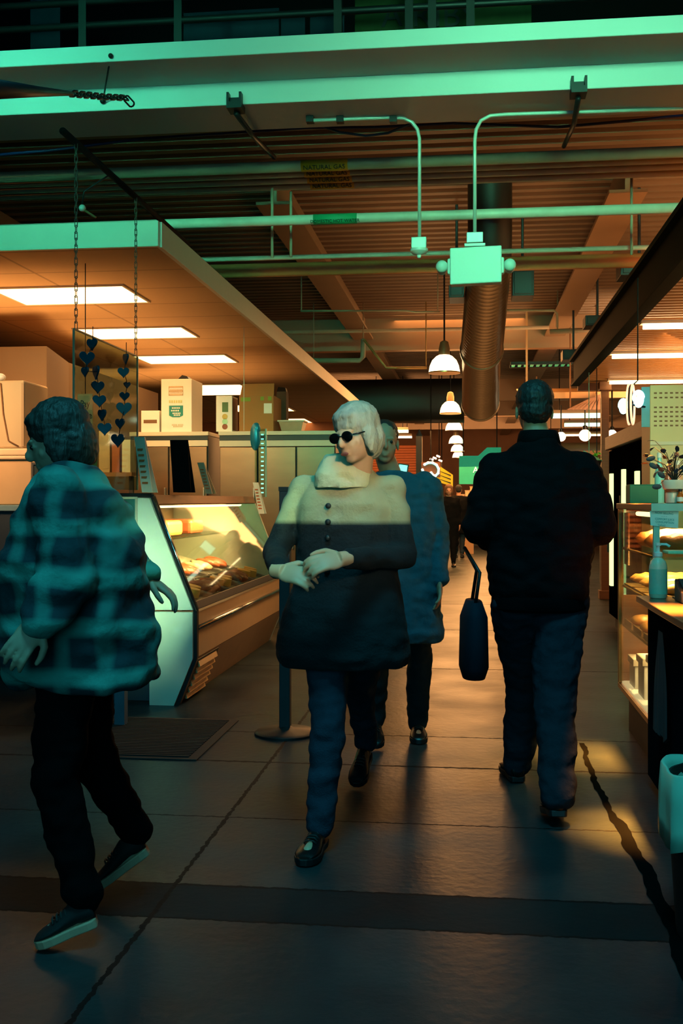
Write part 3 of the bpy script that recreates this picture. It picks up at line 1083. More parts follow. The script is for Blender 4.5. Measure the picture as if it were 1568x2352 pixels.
tent(480, 1062, 1134, 7.9, .05, -.07, 'menu_board', 'small tilted brown card standing on the meat case top', m_tan)
tent(600, 1108, 1180, 9.9, .05, -.06, 'menu_board', 'narrow price list leaning at the far end of the meat case', m_paper)

# far-end clear guard with a blue mitt-like ornament
a, c = at(585, 1170, d=10.05), at(613, 985, d=10.05)
t = thing('guard_panel', 'narrow clear upright panel at the far end of the meat case', 'panel', (a.x, a.y, 1.38))
MB().box((a.x, a.y, 1.385), (c.x, a.y + .008, c.z)).build('sheet', g_acryl, t)
MB().box((c.x - .015, a.y - .006, 1.385), (c.x, a.y - .001, c.z)).build('edge_strip', m_plastic, t)
mb = MB()
for k in range(14):
    mb.box((a.x + .06, a.y - .006, 1.42 + k * .042), (a.x + .085, a.y - .002, 1.432 + k * .042))
mb.build('bead_strip', e_aqua, t)
p = at(586, 1003, d=9.9)
mb = MB().ell(p, (.05, .03, .13)).ell(p + V((.01, 0, .07)), (.04, .025, .06))
for v in mb.bm.verts:
    v.co += (v.co - p) * .06 * noise.noise(v.co * 20)
tag(mb.build('blue_ornament', mat('blue_foil', (30, 130, 160), .3, .3), smooth=True), 'oval blue foil ornament hanging by the clear upright panel', 'ornament')

# near sneeze guard: clear sheet hung on two chains, with heart garlands
GX = -2.2
pa, pb = at(170, 757, X=GX), at(315, 819, X=GX)
t = thing('hanging_guard', 'clear acrylic sheet hung on chains at the corner of the left stall', 'guard', (GX, pa.y, 2.4))
zt_g = pa.z
MB().box((GX - .003, pa.y, 1.42), (GX + .003, pb.y, zt_g)).build('sheet', g_acryl, t)
MB().box((GX - .006, pa.y - .008, 1.42), (GX + .006, pa.y, zt_g)).box((GX - .006, pb.y, 1.42), (GX + .006, pb.y + .008, zt_g)).box((GX - .005, pa.y, zt_g), (GX + .005, pb.y, zt_g + .008)).build('edge_strips', mat('soft_edge', (150, 130, 100), .3), t)
for q in (pa, pb):
    chain(MB(), [V((GX, q.y + (.03 if q is pa else -.03), zt_g + .01)), V((GX, q.y + (.03 if q is pa else -.03), 3.35))], .036, .0022, .0085).build('chain', mat('dull_chain', (90, 88, 72), .7, .2), t, smooth=True)
def heart(c, s, yaw, m, parent):
    pts = []
    for k in range(24):
        a = 2 * PI * k / 24
        x = 16 * math.sin(a) ** 3
        z = 13 * math.cos(a) - 5 * math.cos(2 * a) - 2 * math.cos(3 * a) - math.cos(4 * a)
        pts.append((x / 32 * s, z / 32 * s))
    R = Matrix.Rotation(yaw, 3, 'Z')
    mb = MB()
    mb.prism([c + R @ V((x, -.006, z)) for x, z in pts], R @ V((0, .012, 0)))
    mb.build('heart', m, parent, bevel=.003)
m_heart = mat('teal_heart', (10, 70, 85), .25, .2, var=.2)
for gi, (strand, lab) in enumerate((([(213, 790, 1), (201, 822, 1.15), (197, 853, .8), (222, 854, 1.15), (226, 888, 1.05), (230, 920, 1.05), (236, 952, 1.0), (242, 984, 1.1)], 'long string of dark teal hearts nearest the stall corner chain'),
                                    ([(290, 823, .95), (285, 855, .95), (293, 884, .6), (287, 910, .85), (286, 938, 1.25), (277, 972, .95), (272, 1010, 1.2)], 'shorter string of dark teal hearts on the stall side of the guard'))):
    d = 6.2 + .65 * gi
    t = thing('heart_garland', lab, 'garland', at(strand[0][0], strand[0][1], X=-2.15), 'heart garlands on the clear guard')
    P = [at(x, y, X=-2.15) for x, y, s in strand]
    MB().tube([P[0] + V((0, 0, .1))] + P, .0025, 5).build('string', m_dark, t)
    for (x, y, s), p in zip(strand, P):
        heart(p + V((0, -.012, 0)), .078 * s, random.uniform(-.9, .9), m_heart, t)

# pay sign behind the guard
a, c = at(178, 978, d=8.0), at(214, 905, d=8.0)
t = thing('pay_sign', 'pale hanging sign reading Pay Here behind the clear guard', 'sign', (a.x, a.y, a.z))
MB().box((a.x, a.y, a.z), (c.x, a.y + .012, c.z)).build('board', mat('pale_sign', (190, 175, 130), .6), t)
for s, fz in (('Pay', .68), ('Here', .32)):
    text(s, .075, ((a.x + c.x) / 2, a.y - .003, a.z + (c.z - a.z) * fz), m_ink, t, squash=.7)
MB().tube([((a.x + c.x) / 2, a.y + .006, c.z), ((a.x + c.x) / 2, a.y + .006, LZ - .001)], .004, 6).build('cord', m_dark, t)

# ================================================================== coolers behind the case with boxes on top
CY = 12.0
CT = at(400, 992, Y=CY).z
def cooler(px0, px1, label, ndoor):
    a, c = at(px0, 992, Y=CY), at(px1, 992, Y=CY)
    H = CT
    t = thing('upright_cooler', label, 'cooler', ((a.x + c.x) / 2, CY + .35, 0), 'stainless coolers behind the meat case')
    MB().box((a.x, CY + .03, .1), (c.x, CY + .75, H - .03)).build('cabinet', m_dark, t)
    MB().box((a.x - .01, CY - .02, H - .045), (c.x + .01, CY + .77, H)).build('top_cap', m_cream, t, bevel=.004)
    zb_ = at(px0, 1012, Y=CY).z
    zc_ = at(px0, 1026, Y=CY).z
    MB().box((a.x, CY, zb_), (c.x, CY + .029, H - .046)).build('vent_strip', m_black, t)
    MB().box((a.x, CY - .01, zc_), (c.x, CY + .029, zb_ - .002)).build('header', m_cream, t, bevel=.003)
    w = (c.x - a.x) / ndoor
    for i in range(ndoor):
        dd = MB().box((a.x + i * w + .008, CY - .012, .16), (a.x + (i + 1) * w - .008, CY + .029, zc_ - .008)).build('door', mat('cooler_door_steel', (120, 95, 72), .3, .75, var=.2, scale=2.5, stretch=(1, 1, 4)), t, bevel=.004)
        MB().box((a.x + (i + 1) * w - .05, CY - .045, .8), (a.x + (i + 1) * w - .03, CY - .013, 1.5)).build('handle', m_steel, dd, bevel=.004)
    MB().box((a.x + .03, CY + .05, 0), (c.x - .03, CY + .7, .1)).build('plinth', m_black, t)
    return t, H
cooler(300, 477, 'stainless cooler behind the meat case carrying the tall white carton', 2)
cooler(504, 770, 'wider stainless cooler behind the meat case carrying the cardboard box', 3)

def carton(px0, px1, py0, name, label, m, depth=.45, Yf=CY + .04, py1=None, mside=None):
    a, c = at(px0, 990, Y=Yf), at(px1, py0, Y=Yf)
    zb_ = CT + .001
    t = thing(name, label, 'box', ((a.x + c.x) / 2, Yf + depth / 2, zb_), 'boxes on top of the coolers')
    MB().box((a.x, Yf, zb_), (c.x, Yf + depth, c.z)).build('carton', m, t, bevel=.004)
    return t, a, c
t, a, c = carton(324, 366, 943, 'small_carton', 'short white carton beside the tall one on the cooler', m_paper, .3)
mb = MB().box((a.x + .03, a.y - .003, a.z + .09), (c.x - .03, a.y - .0005, a.z + .13))
mb.build('faint_print', m_inkbrown, t)
t, a, c = carton(370, 440, 870, 'tall_carton', 'tall white carton with a teal shield emblem on the cooler', m_paper, .5)
w, h = c.x - a.x, c.z - CT
mb = MB()
for fz, x0, x1, th in ((.84, .25, .72, .012), (.76, .25, .72, .012), (.69, .25, .72, .012)):
    mb.box((a.x + w * x0, a.y - .003, CT + h * fz), (a.x + w * x1, a.y - .0005, CT + h * fz + th * 1.2))
mb.box((a.x + w * .25, a.y - .003, CT + h * .69), (a.x + w * .265, a.y - .0005, CT + h * .85))
mb.box((a.x + w * .705, a.y - .003, CT + h * .69), (a.x + w * .72, a.y - .0005, CT + h * .85))
for fz, x0, x1 in ((.78, .3, .67), (.725, .3, .67), (.12, .36, .52), (.12, .56, .72), (.09, .4, .7)):
    k = x0
    while k < x1:
        mb.box((a.x + w * k, a.y - .003, CT + h * fz), (a.x + w * (k + .022), a.y - .0005, CT + h * fz + .018))
        k += .045
mb.build('faint_print', mat('faint_tan_print', (195, 165, 120), .8), t)
mb = MB()
for k in range(6):
    mb.box((a.x + w * (.26 + .075 * k), a.y - .003, CT + h * .55), (a.x + w * (.31 + .075 * k), a.y - .0005, CT + h * .6))
mb.build('emblem_band', mat('emblem_green', (190, 190, 120), .8), t)
sx0, sx1, sz0, sz1 = a.x + w * .26, a.x + w * .72, CT + h * .28, CT + h * .5
MB().prism([(sx0, a.y - .003, sz1), (sx0, a.y - .003, sz0 + .02), ((sx0 * .75 + sx1 * .25), a.y - .003, sz0), ((sx0 * .25 + sx1 * .75), a.y - .003, sz0), (sx1, a.y - .003, sz0 + .02), (sx1, a.y - .003, sz1)], (0, .0025, 0)).build('emblem', m_teal, t)
mb = MB()
for fz, x0, x1 in ((.44, .36, .62), (.39, .33, .58), (.34, .38, .64), (.305, .42, .6)):
    k = x0
    while k < x1:
        mb.box((a.x + w * k, a.y - .006, CT + h * fz), (a.x + w * (k + .035), a.y - .0032, CT + h * fz + .017))
        k += .055
mb.build('emblem_print', m_paper, t)
mb = MB().prism([(a.x + .1, a.y + .25, c.z), (a.x + .28, a.y + .25, c.z), (a.x + .24, a.y + .25, c.z + .06), (a.x + .18, a.y + .25, c.z + .075)], (0, .15, 0))
tag(mb.build('dark_parcel', m_dark), 'dark parcel peeking over the tall white carton', 'parcel')
t, a, c = carton(496, 533, 909, 'narrow_carton', 'narrow white carton with round pictures next to the cardboard box', m_paper, .3)
w, h = c.x - a.x, c.z - CT
mb = MB().box((a.x + w * .38, a.y - .003, CT + h * .55), (a.x + w * .75, a.y - .0005, CT + h * .82))
mb.build('printed_picture', mat('olive_print', (90, 120, 80), .8), t)
for k, (fz, mm) in enumerate(((.42, mat('ochre_print', (200, 170, 90), .8)), (.28, mat('mint_print', (170, 215, 170), .8)), (.14, mat('brick_print', (150, 85, 60), .8)))):
    MB().cone((a.x + w * .55, a.y - .003, CT + h * fz), (a.x + w * .55, a.y - .0005, CT + h * fz), w * .17, n=18).build('round_print', mm, t)
MB().box((c.x + .0005, a.y + .02, CT + .02), (c.x + .003, a.y + .28, CT + h - .02)).build('dark_side', m_inkbrown, t)
t, a, c = carton(549, 628, 908, 'cardboard_box', 'brown cardboard box with raised flaps on the wider cooler', m_card, .5)
w, h = c.x - a.x, c.z - CT
MB().prism([(a.x + .01, a.y + .01, c.z), (c.x, a.y + .01, c.z), (c.x, a.y + .04, c.z + .14), (a.x + .03, a.y + .04, c.z + .14)], (0, .005, 0)).build('flap', m_card, t)
MB().box((a.x + w * .72, a.y - .003, CT + h * .5), (a.x + w * .95, a.y - .0005, CT + h * .78)).build('shipping_label', m_paper, t)
mb = MB().box((a.x + w * .05, a.y - .003, CT + h * .84), (a.x + w * .33, a.y - .0005, CT + h * .95))
mb.box((a.x + w * .62, a.y - .003, CT + h * .86), (a.x + w * .72, a.y - .0005, CT + h * .97)).box((a.x + w * .84, a.y - .003, CT + h * .86), (a.x + w * .94, a.y - .0005, CT + h * .97))
mb.build('tape_marks', mat('green_tape', (120, 150, 20), .6), t)
t, a, c = carton(635, 657, 899, 'dark_carton', 'dark carton right behind the cardboard box', mat('dark_brown_carton', (95, 60, 40), .85), .17, CY + .56)  # plain dark brown card
MB().prism([(a.x, a.y, c.z), (c.x, a.y, c.z), (c.x - .02, a.y + .05, c.z + .05), (a.x + .01, a.y + .05, c.z + .06)], (0, .1, 0)).build('flap', m_black, t)
a, c = at(641, 990, Y=CY + .15), at(697, 965, Y=CY + .15)
t = thing('foil_tray', 'pale foil tray on the wider cooler near its open end', 'tray', ((a.x + c.x) / 2, a.y, CT))
zz = CT + .002
R4 = lambda x0, x1, y0, y1, z: [V((x0, y0, z)), V((x1, y0, z)), V((x1, y1, z)), V((x0, y1, z))]
MB().loft([R4(a.x + .03, c.x - .03, a.y, a.y + .2, zz), R4(a.x, c.x, a.y - .03, a.y + .23, c.z - .02)]).build('pan', mat('foil_pan', (185, 165, 135), .35, .5), t)
MB().box((a.x - .015, a.y - .045, c.z - .019), (c.x + .015, a.y + .245, c.z)).build('lid', m_cream, t, bevel=.004)
# dark banner far back
a, c = at(316, 936, Y=23.89), at(362, 914, Y=23.89)
t = thing('dark_banner', 'small dark banner on the back wall left of the white cartons', 'banner', (a.x, a.y, a.z))
MB().prism([a, V((c.x, a.y, a.z + .02)), V((c.x, a.y, c.z - .06)), V((a.x, a.y, c.z))], (0, .02, 0)).build('cloth', mat('dark_banner_cloth', (30, 45, 50), .8), t)
mb = MB()
for k in range(4):
    mb.box((a.x + .04 + .08 * k, a.y - .004, a.z + .04), (a.x + .08 + .08 * k, a.y - .001, a.z + .12))
mb.build('pale_marks', m_tan, t)
tag(MB().tube([at(560, 989, d=10.9), at(560, 700, d=10.9)], .004, 6).build('hanging_wire', m_cream), 'faint wire hanging down by the cardboard box', 'wire')

# ================================================================== counter on the far left with appliances
a = at(0, 1160, d=7.9)
LCZ = a.z
c = at(112, 1160, d=7.9)
t = thing('service_counter', 'blue-edged service counter at the left edge', 'counter', (c.x - .6, a.y + .4, 0))
MB().box((-4.6, a.y, LCZ - .045), (c.x, a.y + 1.0, LCZ)).build('worktop', mat('blue_worktop', (120, 150, 155), .5), t, bevel=.006)
MB().box((-4.55, a.y + .03, .1), (c.x - .04, a.y + .97, LCZ - .046)).build('base_cabinet', mat('counter_base', (40, 50, 58), .6), t)
MB().box((-4.5, a.y + .07, 0), (c.x - .08, a.y + .93, .1)).build('plinth', m_black, t)
ay = a.y + .08
q0, q1 = at(3, 1158, Y=ay), at(72, 1056, Y=ay)
mb = MB().box((q0.x - .5, ay, LCZ + .001), (q1.x, ay + .5, q1.z))
tag(mb.build('counter_box', mat('peach_laminate', (205, 165, 120), .55, var=.08), bevel=.01), 'peach-coloured square cabinet standing on the left counter', 'cabinet')
z1_ = q1.z
q2 = at(82, 1046, Y=ay)
t = thing('serving_board', 'pale slab with a rounded lip lying on the peach cabinet', 'slab', (q1.x, ay, z1_))
MB().box((q0.x - .5, ay - .03, z1_ + .002), (q2.x, ay + .5, z1_ + .03)).box((q0.x - .5, ay - .03, z1_ + .03), (q1.x + .0, ay + .48, z1_ + .085)).build('slab', mat('pale_slab', (225, 195, 160), .5), t, bevel=.012)
xs = at(73, 940, d=8.1).x
ztop = at(73, 878, d=8.1).z
t = thing('white_appliance', 'tall cream appliance with a hanging cord at the left edge', 'appliance', (xs - .3, ay + .25, z1_))
MB().box((xs - .55, ay + .0, z1_ + .087), (xs, ay + .46, ztop)).build('housing', mat('cream_enamel', (190, 165, 128), .5, var=.05), t, bevel=.015)
MB().box((xs - .02, ay - .004, z1_ + .1), (xs - .001, ay - .0005, ztop - .02)).build('door_edge', m_tan, t)
cord = [V((q0.x + .0, ay - .012, ztop - .02)), V((q0.x + .02, ay - .012, ztop - .25)), V((q0.x + .06, ay - .012, ztop - .45)), V((q0.x + .14, ay - .012, z1_ + .1))]
MB().tube(cord, .005, 6).build('cord', m_inkbrown, t, smooth=True)
MB().ell((q0.x - .03, ay + .05, ztop + .03), (.04, .04, .03)).build('knob', m_white, t, smooth=True)
p = at(104, 1058, Y=ay + .3)
q3, q4 = at(66, 1132, Y=ay - .03), at(140, 1062, Y=ay - .03)
t = thing('glass_warmer', 'steel-edged glass counter warmer with a round dial and slanting strut', 'appliance', ((q3.x + q4.x) / 2, ay + .1, LCZ))
x0, x1, zz0, zz1 = q1.x + .012, q4.x, LCZ + .001, q4.z
mb = MB()
for xx in (x0, x1 - .016):
    for yy in (ay - .03, ay + .28):
        mb.box((xx, yy, zz0), (xx + .016, yy + .016, zz1))
for zz in (zz0, zz1 - .016):
    mb.box((x0 + .016, ay - .03, zz), (x1 - .016, ay - .014, zz + .016)).box((x0 + .016, ay + .28, zz), (x1 - .016, ay + .296, zz + .016))
mb.build('frame', m_steel, t)
MB().box((x0 + .002, ay - .02, zz1 + .0005), (x1 + .01, ay + .3, zz1 + .012)).build('lid', m_tan, t)
MB().box((x0 + .018, ay - .02, zz0 + .018), (x1 - .018, ay + .27, zz1 - .018)).build('dark_inside', mat('murky_inside', (50, 62, 62), .3), t)
q = at(76, 1090, Y=ay - .03)
ringp = [V((x0 + .055 + .024 * math.cos(k * PI / 8), ay - .036, (zz0 + zz1) / 2 + .02 + .032 * math.sin(k * PI / 8))) for k in range(16)]
MB().tube(ringp, .006, 6, closed=True).build('dial', mat('dial_grey', (120, 135, 130), .4), t, smooth=True)
MB().tube([(x0 + .01, ay - .04, zz0 + .07), (x1 - .03, ay - .04, zz1 - .02)], .007, 6).build('strut', m_tan, t, smooth=True)
tag(MB().lathe((p.x + .05, ay + .2, zz1 + .0135), [(.047, 0), (.047, .002), (.034, .235), (.026, .237), (.024, .22)], 20).build('paper_roll', m_cream, smooth='auto'), 'tapered cream paper roll standing on the glass warmer', 'roll')
# back shelf clutter seen through the guard
for i, (px, py0, py1, w, mm, lab) in enumerate(((205, 1030, 1092, 16, m_teal, 'teal upright packet seen through the clear guard'), (240, 990, 1080, 26, m_tan, 'tan carton on the back shelf seen through the guard'), (266, 1020, 1090, 18, mat('rust_box', (150, 75, 40), .7), 'rust-coloured box on the back shelf seen through the guard'), (290, 1010, 1092, 20, m_cream, 'cream carton on the back shelf beside the menu board'))):
    a, c = at(px - w / 2, py1, d=10.4), at(px + w / 2, py0, d=10.4)
    mb = MB().box((a.x, a.y, 1.625), (c.x, a.y + .14, c.z)).box((a.x + .012, a.y - .003, 1.66), (c.x - .012, a.y - .0005, 1.66 + (c.z - 1.66) * .5))
    tag(mb.build('shelf_carton', mm, bevel=.004), lab, 'box', 'cartons on the back shelf')
a, c = at(150, 1100, d=10.4), at(312, 1100, d=10.4)
t = thing('back_shelf', 'shelf behind the clear guard holding small cartons', 'shelf', ((a.x + c.x) / 2, a.y, 0))
MB().box((a.x, a.y - .05, 1.59), (c.x, a.y + .25, 1.624)).build('board', m_wood, t)
for xx in (a.x + .02, c.x - .06):
    MB().box((xx, a.y + .05, 0), (xx + .04, a.y + .09, 1.589)).build('leg', m_dark, t)
t = thing('indicator_light', 'tiny aqua lamps on the shelf edge behind the guard', 'light', at(205, 998, d=10.2))
for px, py in ((188, 996), (202, 998), (214, 994)):
    MB().ell(at(px, py, d=10.2), .018).build('lamp', e_aqua, t)
MB().tube([at(186, 1001, d=10.22), at(216, 1001, d=10.22)], .006).build('rail', m_dark, t)

# table whose leg shows under the blurred person, mat, post on a disc
t = thing('side_table', 'plain table at the left edge with one blue-grey leg showing', 'table', (-2.5, 5.7, 0))
m_leg = mat('blue_grey_leg', (62, 84, 100), .5)
MB().box((-3.3, 5.2, .86), (-1.98, 6.3, .9)).build('tabletop', m_leg, t, bevel=.005)
MB().box((-3.2, 5.3, .78), (-2.06, 6.2, .859)).build('apron', mat('dark_apron', (14, 18, 22), .8), t)
for X in (-3.25, -2.11):
    for Y in (5.25, 6.16):
        MB().box((X, Y, 0), (X + .062, Y + .062, .859)).build('leg', m_leg, t)
t = thing('floor_mat', 'black ribbed rubber mat on the floor before the meat case', 'mat', (-1.8, 5.9, 0))
MB().box((-2.2, 5.4, 0), (-1.41, 6.42, .008)).build('border', mat('mat_rubber_edge', (22, 24, 24), .8), t, bevel=.003)
mb = MB()
for k in range(26):
    mb.box((-2.15, 5.44 + k * .0365, .0085), (-1.46, 5.44 + k * .0365 + .022, .014))
mb.build('ribs', mat('mat_rubber', (9, 10, 10), .9), t)
p = at(655, 1686, Z=0)
t = thing('barrier_post', 'dark square post on a round base beside the meat case', 'post', (p.x, p.y, 0))
MB().lathe((p.x, p.y, 0), [(.178, 0), (.178, .012), (.165, .024), (.05, .034), (.03, .05)], 36).build('base', m_black, t, smooth='auto')
MB().box((p.x - .031, p.y - .031, .04), (p.x + .031, p.y + .031, 1.405)).build('pole', mat('post_paint', (26, 34, 40), .5), t, bevel=.004)
MB().box((p.x - .034, p.y - .034, 1.4055), (p.x + .034, p.y + .034, 1.43)).build('cap', m_black, t)

# ================================================================== right side: bakery case, counter, bin
BX, BY0, BY1, BZ0, BZ1 = .865, 5.22, 6.46, .29, 1.335
BXR = 1.62
t = thing('bakery_case', 'brightly lit glass bakery case on the right with a white bottom deck', 'display case', (1.25, 5.85, 0))
MB().box((BX + .06, BY0 + .04, 0), (BXR, BY1 - .03, BZ0 - .041)).build('base', m_black, t)
e_deck = mat('emissive_white_deck', (245, 235, 215), .4, emit=(1, .66, .34), estr=1.3)  # emission stands in for case light falling on the deck
MB().box((BX, BY0, BZ0 - .04), (BXR, BY1, BZ0 - .012)).build('bottom_frame', mat('brass_frame', (160, 115, 60), .35, .6), t, bevel=.003)
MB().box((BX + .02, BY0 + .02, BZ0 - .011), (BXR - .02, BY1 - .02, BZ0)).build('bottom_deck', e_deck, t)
m_fr = MATS['brass_frame']
for X, Y in ((BX, BY1 - .03), (BXR - .03, BY0), (BXR - .03, BY1 - .03)):
    MB().box((X, Y, BZ0 - .011), (X + .03, Y + .03, BZ1 - .035)).build('corner_post', m_fr, t, bevel=.003)
MB().box((BX, BY0, BZ0 - .011), (BX + .03, BY0 + .03, BZ1 - .035)).build('corner_post', mat('mint_post', (190, 205, 180), .4), t, bevel=.003)
MB().box((BX - .008, BY0 - .004, BZ1 - .034), (BXR + .01, BY1 + .01, BZ1)).build('top_board', mat('top_brown', (110, 66, 36), .4), t, bevel=.004)
MB().box((BX - .012, BY0 - .014, BZ1 - .034), (BXR + .01, BY0 - .005, BZ1 + .002)).build('front_top_edge', mat('mint_post', ()), t)
MB().box((BX + .01, BY0 + .031, BZ0), (BX + .015, BY1 - .031, BZ1 - .036)).build('side_glass', g_clear, t)
MB().box((BX + .031, BY0 + .01, BZ0), (BXR - .031, BY0 + .015, BZ1 - .036)).build('end_glass', g_clear, t)
MB().box((BX + .031, BY1 - .015, .8), (BXR - .031, BY1 - .01, BZ1 - .036)).build('far_glass', g_clear, t)
MB().box((BX + .031, BY1 - .02, BZ0), (BXR - .031, BY1 - .008, .795)).build('far_panel', mat('warm_end_panel', (150, 90, 45), .3), t)
MB().box((BXR - .012, BY0 + .031, BZ0), (BXR - .006, BY1 - .031, BZ1 - .036)).build('back_panel', mat('warm_back', (215, 150, 85), .5), t)
for z in (1.08, .86, .63):
    s = MB().box((BX + .022, BY0 + .05, z - .014), (BXR - .02, BY1 - .06, z)).build('shelf', g_clear, t)
    MB().tube([(BX + .025, BY0 + .05, z - .007), (BX + .025, BY1 - .06, z - .007)], .008, 8).build('shelf_rail', m_fr, s, smooth=True)
MB().tube([(BX + .1, BY0 + .08, BZ1 - .06), (BX + .1, BY1 - .1, BZ1 - .06)], .013, 10).build('light_tube', e_tube, t, smooth=True)
MB().box((BX + .03, BY1 - .2, .98), (BX + .04, BY1 - .05, 1.28)).build('price_strip', mat('pink_strip', (200, 150, 115), .6), t)
# breads and trays inside
m_bread = mat('crusty_bread', (200, 120, 45), .5, var=.35, scale=16, bump=.3, bscale=40)
m_bun = mat('glazed_bun', (215, 145, 70), .3, var=.3, scale=18)
def loaf(c, L, r, yaw, label, name='bread_loaf', m=m_bread, flat=.75):
    R = Matrix.Rotation(yaw, 3, 'Z')
    n = 14
    rings = []
    for i in range(n + 1):
        s = -1 + 2 * i / n
        rr = r * max(.05, (1 - abs(s) ** 3.2)) ** .5
        p = c + R @ V((s * L / 2, 0, r * flat))
        rings.append([p + R @ V((0, rr * math.cos(2 * PI * k / 16), rr * flat * math.sin(2 * PI * k / 16) + (.004 * math.sin(s * 20) if math.sin(2 * PI * k / 16) > .3 else 0))) for k in range(16)])
    return tag(MB().loft(rings).build(name, m, smooth=True), label, 'bread', 'breads in the bakery case')
spots = ['nearest the glass end', 'middle', 'far']
for k in range(3):
    loaf(V((1.14, 5.42 + .32 * k, 1.083)), .5, .075, .25, 'long crusty loaf lying on the top shelf of the bakery case, %s' % spots[k])
for k in range(3):
    y = 5.56 + .345 * k
    mb = MB().box((.892, y - .14, .632), (1.5, y + .14, .64)).box((.892, y - .14, .641), (.9, y + .14, .665)).box((1.492, y - .14, .641), (1.5, y + .14, .665))
    tag(mb.build('bakery_tray', m_fr), 'metal tray on the lowest bakery shelf, %s' % ['nearest the black counter', 'middle one', 'far one'][k], 'tray', 'trays in the bakery case')
    for j in range(3):
        p = V((.975 + .16 * j, y, .642))
        mb = MB().lathe(p, [(.055, 0), (.07, .014), (.068, .034), (.045, .052), (.012, .058)], 18)
        tag(mb.build('round_bun', m_bun, smooth=True), 'round glazed bun on the %s lowest-shelf tray, %s' % (['near', 'middle', 'far'][k], ['aisle side', 'centre', 'wall side'][j]), 'bun', 'buns in the bakery case')
    mb = MB().box((.892, y - .14, .862), (1.5, y + .14, .87))
    tag(mb.build('bakery_tray', m_fr), 'metal tray on the middle bakery shelf, %s' % ['nearest the black counter', 'centre one', 'far one'][k], 'tray', 'trays in the bakery case')
    for j in range(2):
        loaf(V((1.115, y - .065 + .13 * j, .871)), .4, .045, .0, 'slim roll on the middle bakery shelf, %s tray, %s side' % (['near', 'centre', 'far'][k], ['near', 'far'][j]), 'bread_roll', m_bun)
for k, (y, hgt) in enumerate(((5.6, .26), (5.92, .22), (6.24, .17))):
    t = thing('cake_box', ['white lidded cake box on the bright bottom deck near the counter', 'white lidded cake box in the middle of the bright bottom deck', 'white lidded cake box at the far end of the bottom deck'][k], 'box', (1.065, y, BZ0))
    MB().box((.915, y - .1, BZ0 + .001), (1.215, y + .1, BZ0 + hgt - .04)).build('box_body', m_paper, t, bevel=.004)
    MB().box((.905, y - .11, BZ0 + hgt - .0395), (1.225, y + .11, BZ0 + hgt)).build('lid', m_cream, t, bevel=.004)
# notice on the end glass
a, c = at(1492, 1210, Y=BY0 - .006), at(1558, 1174, Y=BY0 - .006)
t = thing('paper_notice', 'handwritten white paper notice taped to the bakery case end', 'notice', (a.x, BY0, a.z))
MB().prism([(a.x + .004, BY0 - .004, a.z + .006), (c.x - .002, BY0 - .004, a.z - .006), (c.x, BY0 - .004, c.z), (a.x, BY0 - .004, c.z)], (0, .003, 0)).build('sheet', m_paper, t)
for k, (s, sz, dx) in enumerate((('NOW SELLING', .0145, 0), ('~ ~ ~', .013, 0), ('COMFORT JUICE', .0135, .002), ('CONSUMPTION', .0135, .003), ('TAPAS!', .0135, -.012))):
    text(s, sz, ((a.x + c.x) / 2 + dx, BY0 - .0048, c.z - .0105 - k * .0145), m_teal, t, right=(1, 0, -.07), up=(.07, 0, 1), depth=.0004, squash=.88)
# things on top of the bakery case
a, c = at(1446, 1157, d=5.95), at(1510, 1114, d=5.95)
t = thing('green_box', 'green box with a lighter corner on top of the bakery case', 'box', ((a.x + c.x) / 2, a.y, BZ1))
MB().box((a.x, a.y, BZ1 + .001), (c.x, a.y + .16, c.z)).build('carton', mat('green_carton', (15, 125, 85), .6), t, bevel=.004)
MB().box((a.x + .002, a.y + .002, c.z + .0005), (c.x - .002, a.y + .158, c.z + .004)).build('lid', mat('green_lid', (20, 105, 70), .6), t)
p = at(1543, 1134, d=5.45)
p.z = BZ1 + .001
t = thing('glass_jar', 'squat clear jar carrying the white flower bowl', 'jar', p)
MB().lathe(p, [(.028, 0), (.034, .004), (.034, .05), (.03, .058), (.026, .058), (.029, .048), (.029, .006), (.0, .006)], 20).build('jar_body', mat('cloudy_glass', (190, 180, 160), .25), t, smooth='auto')
MB().lathe(p, [(.036, .059), (.036, .066), (.0, .067)], 20).build('lid', m_wood, t, smooth='auto')
bp_ = p + V((.012, 0, .0675))
t = thing('potted_plant', 'dark-leaved plant in a white bowl on the bakery case', 'plant', bp_)
MB().lathe(bp_, [(.035, 0), (.056, .006), (.066, .04), (.064, .052), (.058, .052), (.056, .03), (0, .028)], 28).build('bowl', mat('white_bowl', (215, 215, 195), .4), t, smooth='auto')
MB().lathe(bp_, [(.056, .034), (.05, .042), (0, .044)], 20).build('soil', mat('soil', (40, 30, 24), .95), t)
mb = MB()
random.seed(11)
stems = MB()
for k in range(34):
    an = random.uniform(0, 2 * PI)
    rr = random.uniform(.03, .15)
    hgt = random.uniform(.05, .14) + (.08 if k % 9 == 0 else 0)
    tip = bp_ + V((math.cos(an) * rr, math.sin(an) * rr * .7, .04 + hgt))
    stems.tube([bp_ + V((0, 0, .04)), bp_ + V((math.cos(an) * rr * .4, math.sin(an) * rr * .3, .04 + hgt * .7)), tip], .0016, 5)
    R = Euler((random.uniform(-1, 1), random.uniform(-1, 1), an)).to_matrix()
    ln, wd = random.uniform(.03, .045), random.uniform(.012, .018)
    lf = [V((0, 0, 0)), V((ln * .35, wd, .004)), V((ln * .75, wd * .8, .003)), V((ln, 0, 0)), V((ln * .75, -wd * .8, .003)), V((ln * .35, -wd, .004))]
    mb.prism([tip + R @ q for q in lf], R @ V((0, 0, .0015)))
